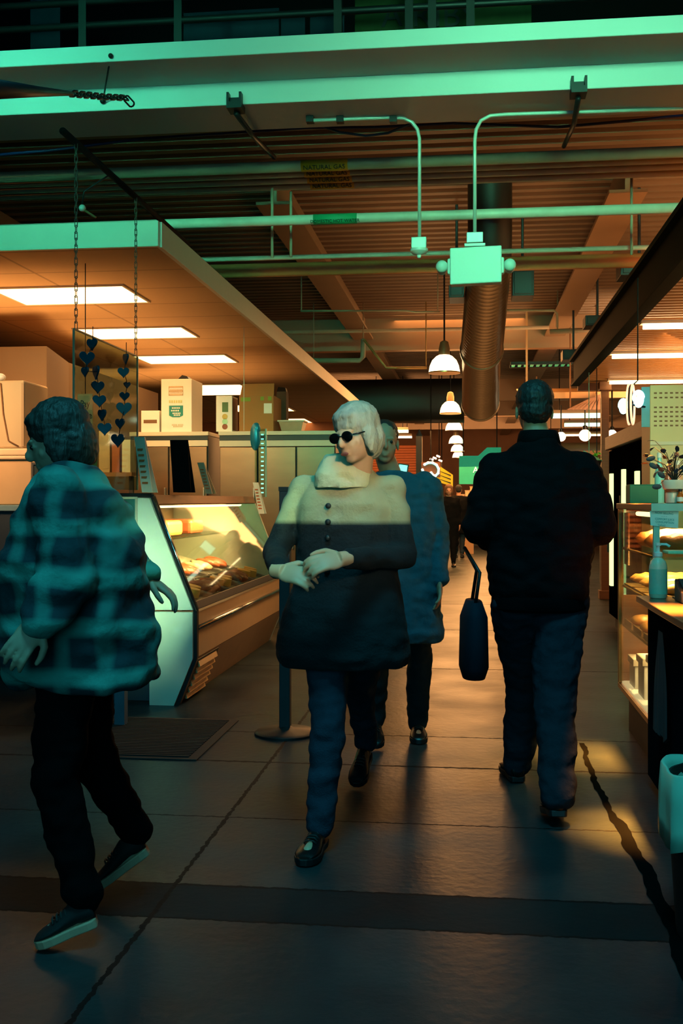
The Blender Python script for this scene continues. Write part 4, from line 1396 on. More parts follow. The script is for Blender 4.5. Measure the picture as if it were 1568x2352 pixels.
for px, py in ((1494, 1053), (1500, 1070), (1518, 1090), (1508, 1118)):
    q = at(px, py, d=5.42)
    stems.tube([bp_ + V((0, 0, .04)), (bp_ + q) / 2 + V((0, 0, .05)), q], .0014, 5)
    mb.ell(q, (.024, .004, .014), Euler((0, random.uniform(-.8, .8), 0)).to_matrix(), 10)
mb.build('leaves', mat('blue_black_leaf', (14, 40, 52), .5), t)
stems.build('stems', mat('plant_stem', (30, 40, 30), .7), t)
p = at(1562, 1140, d=5.4)
p.z = BZ1 + .001
t = thing('amber_bottle', 'small amber bottle with a pale label on the bakery case', 'bottle', p)
MB().lathe(p, [(.015, 0), (.018, .003), (.018, .04), (.009, .052), (.009, .06), (0, .06)], 18).build('glass_body', mat('amber_glass', (180, 85, 20), .15), t, smooth='auto')
MB().lathe(p, [(.0187, .01), (.0187, .032)], 18, cap=False).build('paper_label', m_paper, t)
MB().lathe(p, [(.0105, .0605), (.0105, .073), (0, .073)], 14).build('cap', m_black, t)
for px, py0, mm, lab, r in ((1514, 1040, mat('aqua_bottle', (130, 215, 205), .2), 'pale aqua bottle at the back of the bakery case top', .028), (1534, 1062, mat('rust_bottle', (165, 80, 50), .3), 'rust-red bottle beside the pale aqua one', .022), (1556, 1058, mat('peach_bottle', (220, 170, 130), .3), 'peach-coloured bottle behind the potted plant', .028)):
    p = at(px, 1150, d=6.3)
    p.z = BZ1 + .001
    h = at(px, py0, d=6.3).z - p.z
    t = thing('sauce_bottle', lab, 'bottle', p, 'bottles at the back of the bakery case')
    MB().lathe(p, [(r * .9, 0), (r, .006), (r, h * .6), (r * .45, h * .78), (r * .4, h * .9), (0, h * .9)], 18).build('bottle_body', mm, t, smooth='auto')
    MB().lathe(p, [(r * .5, h * .9 + .0005), (r * .5, h), (0, h)], 14).build('cap', m_paper, t)

# black counter nearer the camera
KX, KY0, KY1, KZ = .78, 3.82, 5.195, .9
t = thing('black_counter', 'black counter with a worn metal-edged top on the right', 'counter', (1.2, 4.5, 0))
MB().box((KX, KY0, KZ - .03), (2.2, KY1, KZ)).build('worktop', mat('worn_steel_top', (150, 125, 95), .3, .7, var=.25, scale=4), t, bevel=.004)
MB().box((KX + .05, KY0 + .04, .06), (2.15, KY1 - .03, KZ - .031)).build('cabinet', mat('black_cabinet', (14, 24, 30), .7, spec=.0), t)
MB().box((KX + .09, KY0 + .07, 0), (2.1, KY1 - .06, .06)).build('plinth', m_black, t)
# a dark apron hung on the side of the counter
mb = MB()
yy0 = 4.32
nseg = 14
rows = []
for i in range(nseg + 1):
    f_ = i / nseg
    z = .8 - f_ * .42
    half = .05 + .1 * math.sin(min(1, f_ * 1.4) * PI / 2)
    rows.append([V((KX + .03 - .016 - .012 * math.sin(k * 1.9) * f_, 4.62 - half + 2 * half * k / 12, z - .03 * abs(math.sin(k * .8)) * f_)) for k in range(13)])
for i in range(nseg):
    for k in range(12):
        mb.quad(rows[i][k], rows[i][k + 1], rows[i + 1][k + 1], rows[i + 1][k])
bmesh.ops.remove_doubles(mb.bm, verts=mb.bm.verts[:], dist=1e-5)
tag(mb.build('hanging_cloth', mat('dark_cloth', (30, 52, 60), .9), smooth=True), 'dark cloth hanging in folds on the side of the black counter', 'cloth')
# pump bottle
p = at(1511, 1374, Z=KZ)
p.z = KZ + .001
t = thing('pump_bottle', 'clear sanitizer pump bottle with a teal label on the counter', 'bottle', p)
MB().lathe(p, [(.036, 0), (.041, .006), (.041, .145), (.034, .17), (.018, .185), (.018, .192), (0, .192)], 24).build('bottle_body', mat('cloudy_plastic', (225, 212, 180), .25), t, smooth='auto')
MB().lathe(p, [(.0417, .02), (.0417, .135)], 24, cap=False).build('wrap_label', mat('teal_wrap', (120, 190, 165), .5), t, smooth=True)
pu = MB().lathe(p, [(.02, .1925), (.02, .21), (.008, .214), (.008, .24), (.014, .242), (.014, .254), (0, .255)], 18).build('pump', m_white, t, smooth='auto')
MB().tube([p + V((0, 0, .248)), p + V((.035, -.01, .248)), p + V((.05, -.014, .238))], .006, 8).build('spout', m_white, pu, smooth=True)
p = at(1560, 1385, Z=KZ)
t = thing('card_reader', 'dark wedge-shaped card reader at the right edge of the counter', 'card reader', (p.x + .06, p.y, KZ))
MB().prism([(p.x, p.y - .05, KZ + .001), (p.x, p.y + .12, KZ + .001), (p.x, p.y + .12, KZ + .1), (p.x, p.y - .02, KZ + .05)], (.14, 0, 0)).build('body', m_black, t, bevel=.006)
MB().obox((p.x + .07, p.y + .052, KZ + .0815), (.11, .1, .004), (math.atan2(.05, .14), 0, 0)).build('screen', mat('dim_screen', (40, 60, 64), .15), t)
a = at(1530, 1272, Y=5.0)
t = thing('mint_clipboard', 'mint-green flat tray raised on a wire stand at the counter end', 'tray', (a.x + .08, 5.0, KZ))
MB().box((a.x, 4.96, a.z), (a.x + .3, 5.1, a.z + .014)).build('plate', mat('mint_plastic', (90, 210, 165), .5), t, bevel=.004)
MB().tube([(a.x + .1, 5.03, KZ + .001), (a.x + .1, 5.03, a.z)], .006).build('stand', m_dark, t)
MB().box((a.x + .04, 4.98, KZ + .0005), (a.x + .18, 5.08, KZ + .008)).build('foot', m_dark, t)

# litter bin with a liner
bx, by, br = .80, 3.42, .2
t = thing('litter_bin', 'round bin with a pale green plastic liner at the right edge', 'bin', (bx, by, 0))
MB().lathe((bx, by, 0), [(br * .8, 0), (br * .82, .02), (br * .97, .5), (br * .9, .5), (br * .76, .03), (0, .03)], 32).build('bucket', mat('black_bucket', (12, 15, 16), .6), t, smooth='auto')
mb = MB()
nk = 48
rings = []
random.seed(3)
ph = [random.uniform(0, 6) for _ in range(4)]
for (r, z, amp) in ((br * .70, .34, .004), (br * .93, .50, .006), (br * 1.0, .525, .008), (br * 1.03, .52, .008), (br * 1.05, .44, .012), (br * 1.06, .36, .016), (br * 1.07, .30, .02)):
    ring = []
    for k in range(nk):
        a = 2 * PI * k / nk
        w = math.sin(a * 5 + ph[0]) + .7 * math.sin(a * 9 + ph[1] + z * 8) + .4 * math.sin(a * 17 + ph[2])
        ring.append(V((bx + (r + amp * w * .6) * math.cos(a), by + (r + amp * w * .6) * math.sin(a), z + amp * 1.1 * math.sin(a * 4 + ph[3]))))
    rings.append(ring)
mb.loft(rings, cap=False)
ln = mb.build('liner', mat('pale_liner', (150, 205, 180), .3, var=.12), t, smooth=True)
sm = ln.modifiers.new('thick', 'SOLIDIFY')
sm.thickness = .003

# tall black fridge beyond, with glowing tubes
FX = 1.46
t = thing('drinks_fridge', 'tall black drinks fridge with upright yellow-green light tubes', 'fridge', (FX + .4, 10.3, 0))
FY0, FY1, FZ = 8.9, 11.75, 2.03
MB().box((FX + .05, FY0, .12), (FX + .85, FY1, FZ - .14)).build('cabinet', mat('fridge_black', (7, 9, 12), .8, spec=0), t)
MB().box((FX - .02, FY0 - .01, FZ - .139), (FX + .86, FY1 + .01, FZ)).build('wood_canopy', m_wood, t, bevel=.006)
MB().box((FX + .08, FY0 + .05, 0), (FX + .8, FY1 - .05, .12)).build('plinth', mat('blue_plinth', (35, 55, 70), .6), t)
nd = 3
w = (FY1 - FY0) / nd
for i in range(nd):
    y0 = FY0 + i * w
    dd = MB().box((FX + .02, y0 + .01, .14), (FX + .048, y0 + w - .01, FZ - .15)).build('door', mat('fridge_door', (7, 9, 12), .6, spec=0), t, bevel=.003)
    MB().box((FX - .01, y0 + w - .1, .8), (FX + .019, y0 + w - .07, 1.4)).build('handle', m_dark, dd)
for px, y0p, y1p in ((1403, 1088, 1345), (1431, 1078, 1365), (1462, 1082, 1160)):
    u_ = (px - CX) / F
    q0 = at(px, y1p, X=FX)
    q1 = at(px, y0p, X=FX)
    MB().box((FX - .012, q0.y - .06, q0.z), (FX + .018, q0.y + .06, q1.z)).build('light_tube', e_led, t)

# beige vented cabinet
p0 = at(1492, 1040, d=8.2)
p1 = at(1492, 884, d=8.2)
VX0, VX1, VY = p0.x, p0.x + 1.0, p0.y
t = thing('vented_cabinet', 'beige tall cabinet with rows of slots along its top', 'cabinet', ((VX0 + VX1) / 2, VY + .25, 0))
m_beige = mat('beige_enamel', (205, 180, 130), .5, var=.05)
MB().box((VX0, VY, 0), (VX1, VY + .4, p1.z)).build('body', m_beige, t, bevel=.006)
mb = MB()
for r in range(7):
    z = p1.z - .07 - r * .035 - (.04 if r > 1 else 0)
    for k in range(24):
        mb.box((VX0 + .03 + k * .04, VY - .002, z), (VX0 + .052 + k * .04, VY - .0003, z + .012))
mb.build('slots', m_inkbrown, t)
MB().box((VX0, VY - .012, p0.z + .06), (VX1, VY - .0005, p0.z + .085)).build('ledge', m_cream, t)

# round neon sign
p = at(1448, 929, d=7.9)
t = thing('neon_sign', 'oval pink neon ring with blue-white glowing shapes, seen edge-on', 'neon sign', p)
NR = Matrix.Rotation(math.radians(76), 3, 'Z')
def oval(rx, rz, off, n=36):
    return [p + NR @ V((rx * math.cos(2 * PI * k / n), off, rz * math.sin(2 * PI * k / n))) for k in range(n)]
MB().tube(oval(.145, .148, -.014), .007, 8, closed=True).tube(oval(.12, .125, -.014), .006, 8, closed=True).tube(oval(.145, .148, .014), .007, 8, closed=True).build('neon_ring', e_neon, t, smooth=True)
MB().tube(oval(.132, .136, 0), .008, 8, closed=True).build('ring_frame', m_dark, t, smooth=True)
for px, py, w, h in ((1431, 933, .055, .095), (1466, 916, .07, .11)):
    q = at(px, py, d=7.92)
    mb = MB()
    sgl = [q + V((w * .5 * math.cos(a) * (1 if math.sin(a) > 0 else .75), 0, h * .5 * math.sin(a))) for a in [2 * PI * k / 20 for k in range(20)]]
    mb.tube(sgl, .013, 8, closed=True).tube([q + V((-w * .3, 0, 0)), q + V((w * .3, 0, h * .08))], .013, 8).tube([q + V((0, 0, -h * .4)), q + V((0, 0, h * .4))], .012, 8)
    mb.build('neon_shape', e_blue, t, smooth=True)
q = at(1482, 935, d=8.0)
MB().obox(q, (.06, .02, .3)).build('back_board', mat('cyan_board', (40, 130, 150), .5), t)
MB().tube([p + V((.02, 0, .148)), at(1464, 874, d=7.9), V((at(1464, 874, d=7.9).x, p.y, RZ))], .006, 6).build('cord', m_dark, t)
MB().tube([p + V((0, .0, 0)), q], .008, 6).build('arm', m_dark, t)

# strip lights under the right awning
for i, (py, x0, lab, ln_) in enumerate(((877, 1395, 'bright strip light under the far edge of the right awning', 3.2), (817, 1400, 'second bright strip light under the right awning', 3.2), (748, 1470, 'nearest dimmer strip light under the right awning', 2.6))):
    d = (RZ - .04 - 1.35) * F / (HZ - py)
    a = at(x0, py, d=d)
    t = thing('strip_light', lab, 'strip light', (a.x + ln_ / 2, a.y, RZ - .06), 'strip lights under the right awning')
    MB().box((a.x, a.y - .06, RZ - .03), (a.x + ln_, a.y + .06, RZ)).build('housing', m_white, t)
    for s in (-.035, .035):
        MB().tube([(a.x + .03, a.y + s, RZ - .052), (a.x + ln_ - .03, a.y + s, RZ - .052)], .019, 10).build('tube', e_strip, t, smooth=True)

# ================================================================== far end of the aisle
def strip(px0, px1, py, d, name, label, m, th=.05, group=None):
    a, c = at(px0, py, d=d), at(px1, py, d=d)
    t = thing(name, label, 'strip light', ((a.x + c.x) / 2, a.y, a.z), group)
    MB().box((a.x, a.y - .03, a.z - th), (c.x, a.y + .05, a.z)).build('tube', m, t)
    MB().box((a.x, a.y - .02, a.z + .002), (c.x, a.y + .1, a.z + .07)).build('housing', m_tan, t)
    for s in (.15, .85):
        xx = a.x + (c.x - a.x) * s
        MB().tube([(xx, a.y + .04, a.z + .07), (xx, a.y + .04, 4.5)], .01, 6).build('hanger', m_dark, t)
strip(850, 938, 988, 27, 'hanging_strip', 'warm strip light hanging beyond the left stall, upper of two', e_tube, .07, 'far strip lights on the left')
strip(872, 946, 1002, 32, 'hanging_strip', 'warm strip light hanging beyond the left stall, lower of two', e_tube, .06, 'far strip lights on the left')
strip(1268, 1376, 950, 21, 'hanging_strip', 'cool strip light under the far right awnings, upper of two', e_cool, .09, 'far strip lights on the right')
strip(1296, 1376, 972, 25, 'hanging_strip', 'cool strip light under the far right awnings, lower of two', e_cool, .08, 'far strip lights on the right')
strip(1245, 1376, 998, 30, 'hanging_strip', 'long warm strip light low beyond the far right awnings', e_tube, .05, 'far strip lights on the right')

for i, (px, py, d, r, lab) in enumerate(((1288, 1003, 19, .085, 'round globe bulb hanging over the far right stalls, leftmost of three'), (1343, 1000, 18, .1, 'round globe bulb hanging over the far right stalls, middle of three'), (1405, 998, 15.5, .07, 'round globe bulb peeking out by the brown column'))):
    p = at(px, py, d=d)
    t = thing('globe_lamp', lab, 'lamp', p, 'globe bulbs over the far right stalls')
    MB().ell(p, r).build('globe', e_bulb, t, smooth=True)
    MB().lathe(p, [(r * .3, r * .9), (r * .45, r * 1.0), (r * .4, r * 1.6), (.012, r * 1.7), (.012, 3.05 - p.z if p.z < 3.0 else .3)], 14).build('socket', m_dark, t, smooth='auto')

# brown column by the far right stalls
a, c = at(1381, 1150, d=14.6), at(1398, 1150, d=14.6)
tag(MB().box((a.x, a.y, 0), (c.x, a.y + .12, 2.98)).box((a.x - .03, a.y - .03, 0), (c.x + .03, a.y + .15, .12)).box((a.x - .03, a.y - .03, 2.86), (c.x + .03, a.y + .15, 2.98)).build('wood_column', m_wood, bevel=.006), 'brown wooden column beside the tall drinks fridge', 'column')
# far right ribbed awnings
for i, (x0, x1, y0p, y1p, d, lab) in enumerate(((1200, 1380, 893, 905, 17.5, 'ribbed metal awning beyond the edge of the right stall'), (1225, 1380, 1012, 1038, 24, 'low ribbed awning far down the right side'))):
    a, c = at(x0, y1p, d=d), at(x1, y0p, d=d)
    mb = MB()
    n = 12
    for k in range(n):
        yy = a.y + k * .2
        mb.obox(((a.x + c.x) / 2 + .8, yy + .09, a.z + k * .028), (c.x - a.x + 1.6, .17, .02), (.15, 0, 0))
    mb.box((a.x, a.y - .03, a.z - .08), (c.x + 1.6, a.y - .002, a.z + .02))
    for xx in (a.x + .05, c.x + 1.5):
        mb.box((xx, a.y - .03, a.z), (xx + .03, a.y, 4.49))
    tag(mb.build('ribbed_awning', m_slat), lab, 'awning', 'awnings on the far right')
p0, p1, p2 = at(1300, 941, d=17.2), at(1378, 941, d=17.2), at(1378, 905, d=17.2)
mb = MB().prism([p0, p1, p2], (0, .06, 0))
for q in (p0.lerp(p1, .12), p2 - V((.06, 0, 0))):
    mb.tube([q + V((0, .03, 0)), V((q.x, q.y + .03, 4.5))], .012, 6)
for k in range(7):
    f_ = k / 7
    A = p0.lerp(p1, f_ + .05)
    B = A.lerp(p2, .75)
    mb.obox((A + B) / 2 + V((0, -.01, 0)), ((B - A).length, .015, .02), (0, -math.atan2(B.z - A.z, B.x - A.x), 0))
tag(mb.build('boarded_gable', m_wood), 'triangular brown boarded gable under the far right awning', 'gable')
tag(MB().obox(at(1352, 1062, d=13.4), (.26, .05, .2), (0, .5, 0)).ell(at(1340, 1052, d=13.4), (.1, .04, .06)).tube([at(1352, 1062, d=13.4), V((at(1352, 1062, d=13.4).x, at(1352, 1062, d=13.4).y, 2.99))], .006, 6).build('pale_cloth', mat('mint_cloth', (110, 180, 160), .8), bevel=.02, smooth='auto'), 'pale mint cloth hanging at the shoulder of the dark walking man', 'cloth')
mb = MB()
random.seed(5)
pc = at(1370, 1050, d=13.2)
for k in range(26):
    q = pc + V((random.uniform(-.06, .06), random.uniform(-.05, .05), random.uniform(-.1, .1)))
    R = Euler((random.uniform(-1, 1), random.uniform(-1, 1), random.uniform(0, 6))).to_matrix()
    mb.prism([q + R @ V(v) for v in ((0, 0, 0), (.03, .014, 0), (.06, 0, 0), (.03, -.014, 0))], R @ V((0, 0, .002)))
t = thing('hanging_plant', 'small bright green plant hanging by the drinks fridge', 'plant', pc)
mb.build('leaves', mat('bright_leaf', (60, 160, 30), .5, emit=(.03, .2, .01), estr=.2), t)  # leaves given a faint glow in place of light on them
MB().tube([pc, V((pc.x, pc.y, 2.99))], .006, 6).build('cord', m_dark, t)
MB().lathe(pc + V((0, 0, -.12)), [(.04, 0), (.06, .08), (.055, .08), (.036, .01)], 16).build('pot', m_dark, t)

# left far stall: slatted red-brown wall, post, neon, banner
a, c = at(860, 1150, d=30), at(957, 1018, d=30)
def brick_mat():
    m = mat('red_slats', (170, 90, 50), .7, var=.15)
    N, L = m.node_tree.nodes, m.node_tree.links
    tc = N.new('ShaderNodeTexCoord')
    w = N.new('ShaderNodeTexWave')
    w.bands_direction = 'Z'
    w.inputs['Scale'].default_value = 2.2
    L.new(tc.outputs['Object'], w.inputs['Vector'])
    bp = N.new('ShaderNodeBump')
    bp.inputs['Distance'].default_value = .08
    L.new(w.outputs['Fac'], bp.inputs['Height'])
    L.new(bp.outputs['Normal'], N['Principled BSDF'].inputs['Normal'])
    return m
struct(MB().box((-9, a.y, 0), (c.x, a.y + .2, 2.9)).build('wall_far_left', brick_mat()))
a, c = at(955, 1150, d=24), at(969, 985, d=24)
tag(MB().box((a.x, a.y, 0), (c.x, a.y + .14, c.z - .15)).prism([(a.x, a.y, c.z - .15), (c.x, a.y, c.z - .15), ((a.x + c.x) / 2, a.y, c.z)], (0, .14, 0)).build('black_post', m_black), 'tall black pointed post down the left side of the aisle', 'post')
p = at(989, 1079, d=23.6)
t = thing('neon_emblem', 'aqua dotted neon emblem shaped like an open ring', 'neon sign', p)
s = 23.6 / F
ring = [p + V((x * s, -.03, -y * s)) for x, y in ((-14, -12), (-6, -16), (4, -16), (13, -11), (18, -2), (17, 8), (11, 14), (6, 13), (1, 7), (-4, 12), (-11, 14), (-16, 8), (-19, 0))]
MB().tube(ring, .028, 8).build('neon_tube', e_aqua, t, smooth=True)
mb = MB()
for i, q in enumerate(ring):
    mb.ell(q + V((0, -.02, 0)), .03, n=8)
mb.build('neon_dots', mat('aqua_dots', (230, 255, 250), .4, emit=(.55, 1, .9), estr=1.6), t)
MB().obox(p + V((0, .02, 0)), (.42, .02, .34)).build('back_plate', mat('rust_plate', (130, 70, 40), .6), t)
MB().tube([p + V((0, .03, .17)), V((p.x, p.y + .03, 4.5))], .012, 6).build('cord', m_dark, t)
a, c = at(985, 1112, d=25.6), at(1040, 1072, d=25.6)
t = thing('yellow_banner', 'yellow-green banner with dark streaks behind the aqua emblem', 'banner', (a.x, a.y, a.z))
MB().prism([V((a.x, a.y, c.z)), V((a.x, a.y, a.z + .12)), V((c.x, a.y, a.z - .06)), V((c.x, a.y, a.z + .22)), V((a.x + .2, a.y, c.z + .05))], (0, .02, 0)).build('cloth', mat('lime_cloth', (170, 165, 20), .7, emit=(.3, .27, .01), estr=.25), t)  # slight emission brightens the cloth as if lit
mb = MB()
for k in range(3):
    mb.prism([V((a.x + .15, a.y - .006, c.z - .06 - k * .1)), V((c.x - .05, a.y - .006, c.z - .2 - k * .09)), V((c.x - .05, a.y - .006, c.z - .23 - k * .09))], (0, .004, 0))
mb.build('dark_streaks', m_ink, t)
MB().tube([V((a.x + .3, a.y + .03, a.z)), V((a.x + .3, a.y + .03, 4.5))], .012, 6).build('cord', m_dark, t)
q = at(1008, 1052, d=25.2)
t = thing('glass_lights', 'cluster of small white lamps above the aqua emblem', 'lights', q)
for dx, dy in ((-12, 3), (-5, 0), (3, -4), (8, 6)):
    z = at(1003 + dx, 1052 + dy, d=25.2)
    MB().obox(z, (.09, .04, .04), (0, .4, 0)).build('lamp', mat('lamp_white', (255, 250, 240), .4, emit=(1, .9, .75), estr=2), t)
MB().tube([at(985, 1056, d=25.25), at(1014, 1056, d=25.25)], .01, 6).tube([q + V((0, .02, 0)), V((q.x, q.y + .02, 4.5))], .01, 6).build('rail', m_dark, t)
a, c = at(1054, 1112, d=26), at(1150, 1047, d=26)
t = thing('green_sign', 'bright green shop sign with white letters partly behind the dark man', 'sign', ((a.x + c.x) / 2, a.y, a.z))
m_gs = mat('green_sign_face', (20, 150, 105), .6, emit=(.01, .32, .17), estr=.55)
MB().box((a.x, a.y, a.z), (c.x, a.y + .05, c.z)).build('board', m_gs, t)
MB().prism([V((at(1098, 1047, d=26).x, a.y, c.z + .001)), V((c.x, a.y, c.z + .001)), V((c.x, a.y, c.z + .2)), V((at(1118, 1047, d=26).x, a.y, c.z + .2))], (0, .05, 0)).build('raised_corner', m_gs, t)
wl = mat('white_letters', (255, 250, 245), .5, emit=(.9, .95, .85), estr=.7)
q = at(1084, 1080, d=26)
text('ATS', .2, (q.x + .19, a.y - .01, q.z), wl, t, depth=.006)
q = at(1108, 1098, d=26)
text('CO', .17, (q.x, a.y - .01, q.z - .02), wl, t, depth=.006)
for X in (a.x + .1, c.x - .1):
    MB().tube([V((X, a.y + .025, c.z)), V((X, a.y + .025, 4.5))], .014, 6).build('hanger', m_dark, t)
# low counters far down the aisle
def counter(px0, px1, pyt, d, depth, label, m):
    a, c = at(px0, pyt, d=d), at(px1, pyt, d=d)
    t = thing('stall_counter', label, 'counter', ((a.x + c.x) / 2, a.y + depth / 2, 0), 'far stall counters')
    MB().box((a.x, a.y, a.z - .05), (c.x, a.y + depth, a.z)).build('worktop', m_tan, t)
    MB().box((a.x + .05, a.y + .05, 0), (c.x - .05, a.y + depth - .05, a.z - .051)).build('front', m, t)
    return t
counter(1052, 1092, 1160, 27, .8, 'tan stall counter under the green sign', mat('tan_front', (160, 115, 75), .6))
counter(880, 958, 1172, 28, .8, 'dark stall counter before the slatted red wall', mat('dark_front', (50, 55, 60), .6))
counter(1395, 1470, 1175, 16, 1.5, 'plain stall counter beyond the drinks fridge', mat('dark_front', ()))
for i, (px0, px1, y0, y1) in enumerate(((1056, 1066, 1137, 1159), (1068, 1078, 1128, 1159), (1079, 1090, 1119, 1159))):
    a, c = at(px0, y1, d=27.3), at(px1, y0, d=27.3)
    tz = at(1052, 1160, d=27).z + .001
    mb = MB().box((a.x, a.y, tz), (c.x, a.y + .15, c.z)).box((a.x - .01, a.y - .01, c.z), (c.x + .01, a.y + .16, c.z + .02))
    tag(mb.build('lidded_crate', m_tan), ['lowest tan crate stepping up under the green sign', 'middle tan crate stepping up under the green sign', 'tallest tan crate stepping up under the green sign'][i], 'crate', 'crates under the green sign')
t = thing('menu_screen', 'small aqua screen by the capped person at the far left', 'screen', at(922, 1085, d=13))
q = at(924, 1083, d=13)
MB().obox(q, (.1, .03, .16), (0, .15, 0)).build('screen', e_aqua, t)
MB().obox(q + V((0, .022, 0)), (.13, .012, .19), (0, .15, 0)).build('casing', m_black, t)
MB().box((q.x - .02, q.y + .03, 0), (q.x + .02, q.y + .06, q.z)).build('stand', m_black, t)

# ================================================================== people
def limb(mb, pts, rs, n=14):
    for i in range(len(pts) - 1):
        mb.cone(pts[i], pts[i + 1], rs[i], rs[i + 1], n)
    for p, r in zip(pts, rs):
        mb.ell(p, r, n=n)

def rings_loft(mb, rings, fv, n=28, sup=2.3):
    lat = V((-fv.y, fv.x, 0))
    R = []
    for c, a, b in rings:
        R.append([V(c) + lat * (a * math.copysign(abs(math.cos(t)) ** (2 / sup), math.cos(t))) + fv * (b * math.copysign(abs(math.sin(t)) ** (2 / sup), math.sin(t))) for t in [2 * PI * k / n for k in range(n)]])
    mb.loft(R)

def hand(mb, wr, dr, pn, side, curl=.5, s=1.0):
    """palm and five fingers; dr along the forearm, pn the palm's facing, side +1/-1 for the thumb"""
    dr = dr.normalized()
    pn = (pn - dr * pn.dot(dr)).normalized()
    ac = dr.cross(pn) * side
    M = Matrix((ac, dr, pn)).transposed()
    pc = wr + dr * .05 * s
    mb.ell(pc, (.042 * s, .055 * s, .016 * s), M, 16)
    mb.cone(wr - dr * .03, wr + dr * .02, .027 * s, .03 * s, 14)
    for i, (o, L) in enumerate(((.031, .066), (.011, .075), (-.011, .07), (-.031, .055))):
        p = wr + dr * .092 * s + ac * o * s
        d = (dr + ac * o * 3.0).normalized()
        pts = [wr + dr * .06 * s + ac * o * .9 * s, p]
        for j, f_ in enumerate((.45, .32, .25)):
            an = curl * (j + .6) * .7
            dd = (d * math.cos(an) + pn * math.sin(an)).normalized()
            p = p + dd * L * f_ * s
            pts.append(p)
        limb(mb, pts, [.0105 * s, .0102 * s, .0092 * s, .0085 * s, .007 * s], 10)
    p = wr + dr * .025 * s + ac * .028 * s
    t1 = p + (dr * .7 + ac * .75 + pn * .25).normalized() * .04 * s
    t2 = t1 + (dr * .9 + ac * .25 + pn * .4).normalized() * .032 * s
    t3 = t2 + (dr * .95 + pn * .35).normalized() * .022 * s
    limb(mb, [p, t1, t2, t3], [.014 * s, .012 * s, .0105 * s, .008 * s], 10)

def head_frame(fv, pitch, roll=0.):
    lat = V((-fv.y, fv.x, 0))
    f2 = fv * math.cos(pitch) + UP * math.sin(pitch)
    u2 = UP * math.cos(pitch) - fv * math.sin(pitch)
    Rr = Matrix.Rotation(roll, 3, f2)
    return f2, Rr @ u2, Rr @ lat

def head(mb, c, fr, s=1.0):
    f, u, l = fr
    M = Matrix((l, f, u)).transposed()
    P = lambda x, y, z: c + (l * x + f * y + u * z) * s
    E = lambda p, r: mb.ell(p, [k * s for k in r], M, 20)
    E(P(0, -.015, .035), (.074, .094, .084))
    E(P(0, .022, -.03), (.06, .068, .078))
    E(P(0, .05, -.088), (.03, .026, .022))
    E(P(0, .075, .018), (.05, .016, .011))
    E(P(0, .098, -.022), (.012, .018, .02))
    E(P(0, .088, .0), (.009, .014, .026))
    E(P(0, .082, -.058), (.022, .01, .007))
    E(P(0, .08, -.07), (.019, .01, .007))
    for q in (-1, 1):
        E(P(q * .036, .052, -.03), (.024, .016, .022))
        E(P(q * .074, -.008, -.012), (.008, .018, .031))
        E(P(q * .031, .07, -.001), (.016, .012, .009))

def shoe(parent, heel, toe, w=.05, h=.1, mu=None, ms=None, sole_lab=None):
    heel, toe = V(heel), V(toe)
    d = toe - heel
    L = d.length
    d = d.normalized()
    lat = d.cross(UP).normalized()
    up = lat.cross(d).normalized()
    ts = [0, .04, .14, .28, .42, .56, .7, .84, .94, 1.0]
    ws = [.5, .66, .74, .72, .74, .88, .98, .92, .66, .25]
    hs = [.75, .95, 1.0, .98, .84, .66, .55, .47, .38, .25]
    rings, soles = [], []
    for t_, a, b in zip(ts, ws, hs):
        c = heel + d * (L * t_)
        n = 20
        ring = []
        for k in range(n):
            an = 2 * PI * k / n
            x = math.copysign(abs(math.cos(an)) ** .8, math.cos(an)) * w * a
            z = math.sin(an)
            z = .024 + (h * b - .024) * (z * .5 + .5 if z > 0 else .5 + z * .5)
            if math.sin(an) > 0:
                x *= 1 - .35 * math.sin(an)
            ring.append(c + lat * x + up * z)
        rings.append(ring)
        soles.append([c + lat * (w * a * 1.07) + up * .027, c - lat * (w * a * 1.07) + up * .027, c - lat * (w * a * 1.02) + up * .0, c + lat * (w * a * 1.02) + up * .0])
    sh = MB().loft(rings).build('shoe', mu, parent, smooth=True)
    so = MB().loft(soles).build('sole', ms or m_black, sh, bevel=.004)
    if sole_lab:
        so['label'] = sole_lab
    mb = MB()
    for k in range(4):
        t_ = .40 + .075 * k
        c = heel + d * (L * t_)
        zz = h * (.96 - .55 * (t_ - .25)) * .93
        mb.tube([c + lat * .024 + up * (zz - .012), c + lat * .012 + up * zz, c - lat * .012 + up * zz, c - lat * .024 + up * (zz - .012)], .0032, 6)
    mb.build('laces', m_ink, sh, smooth=True)
    return sh

skin = mat('skin', (190, 135, 105), .55, var=.12, scale=20)

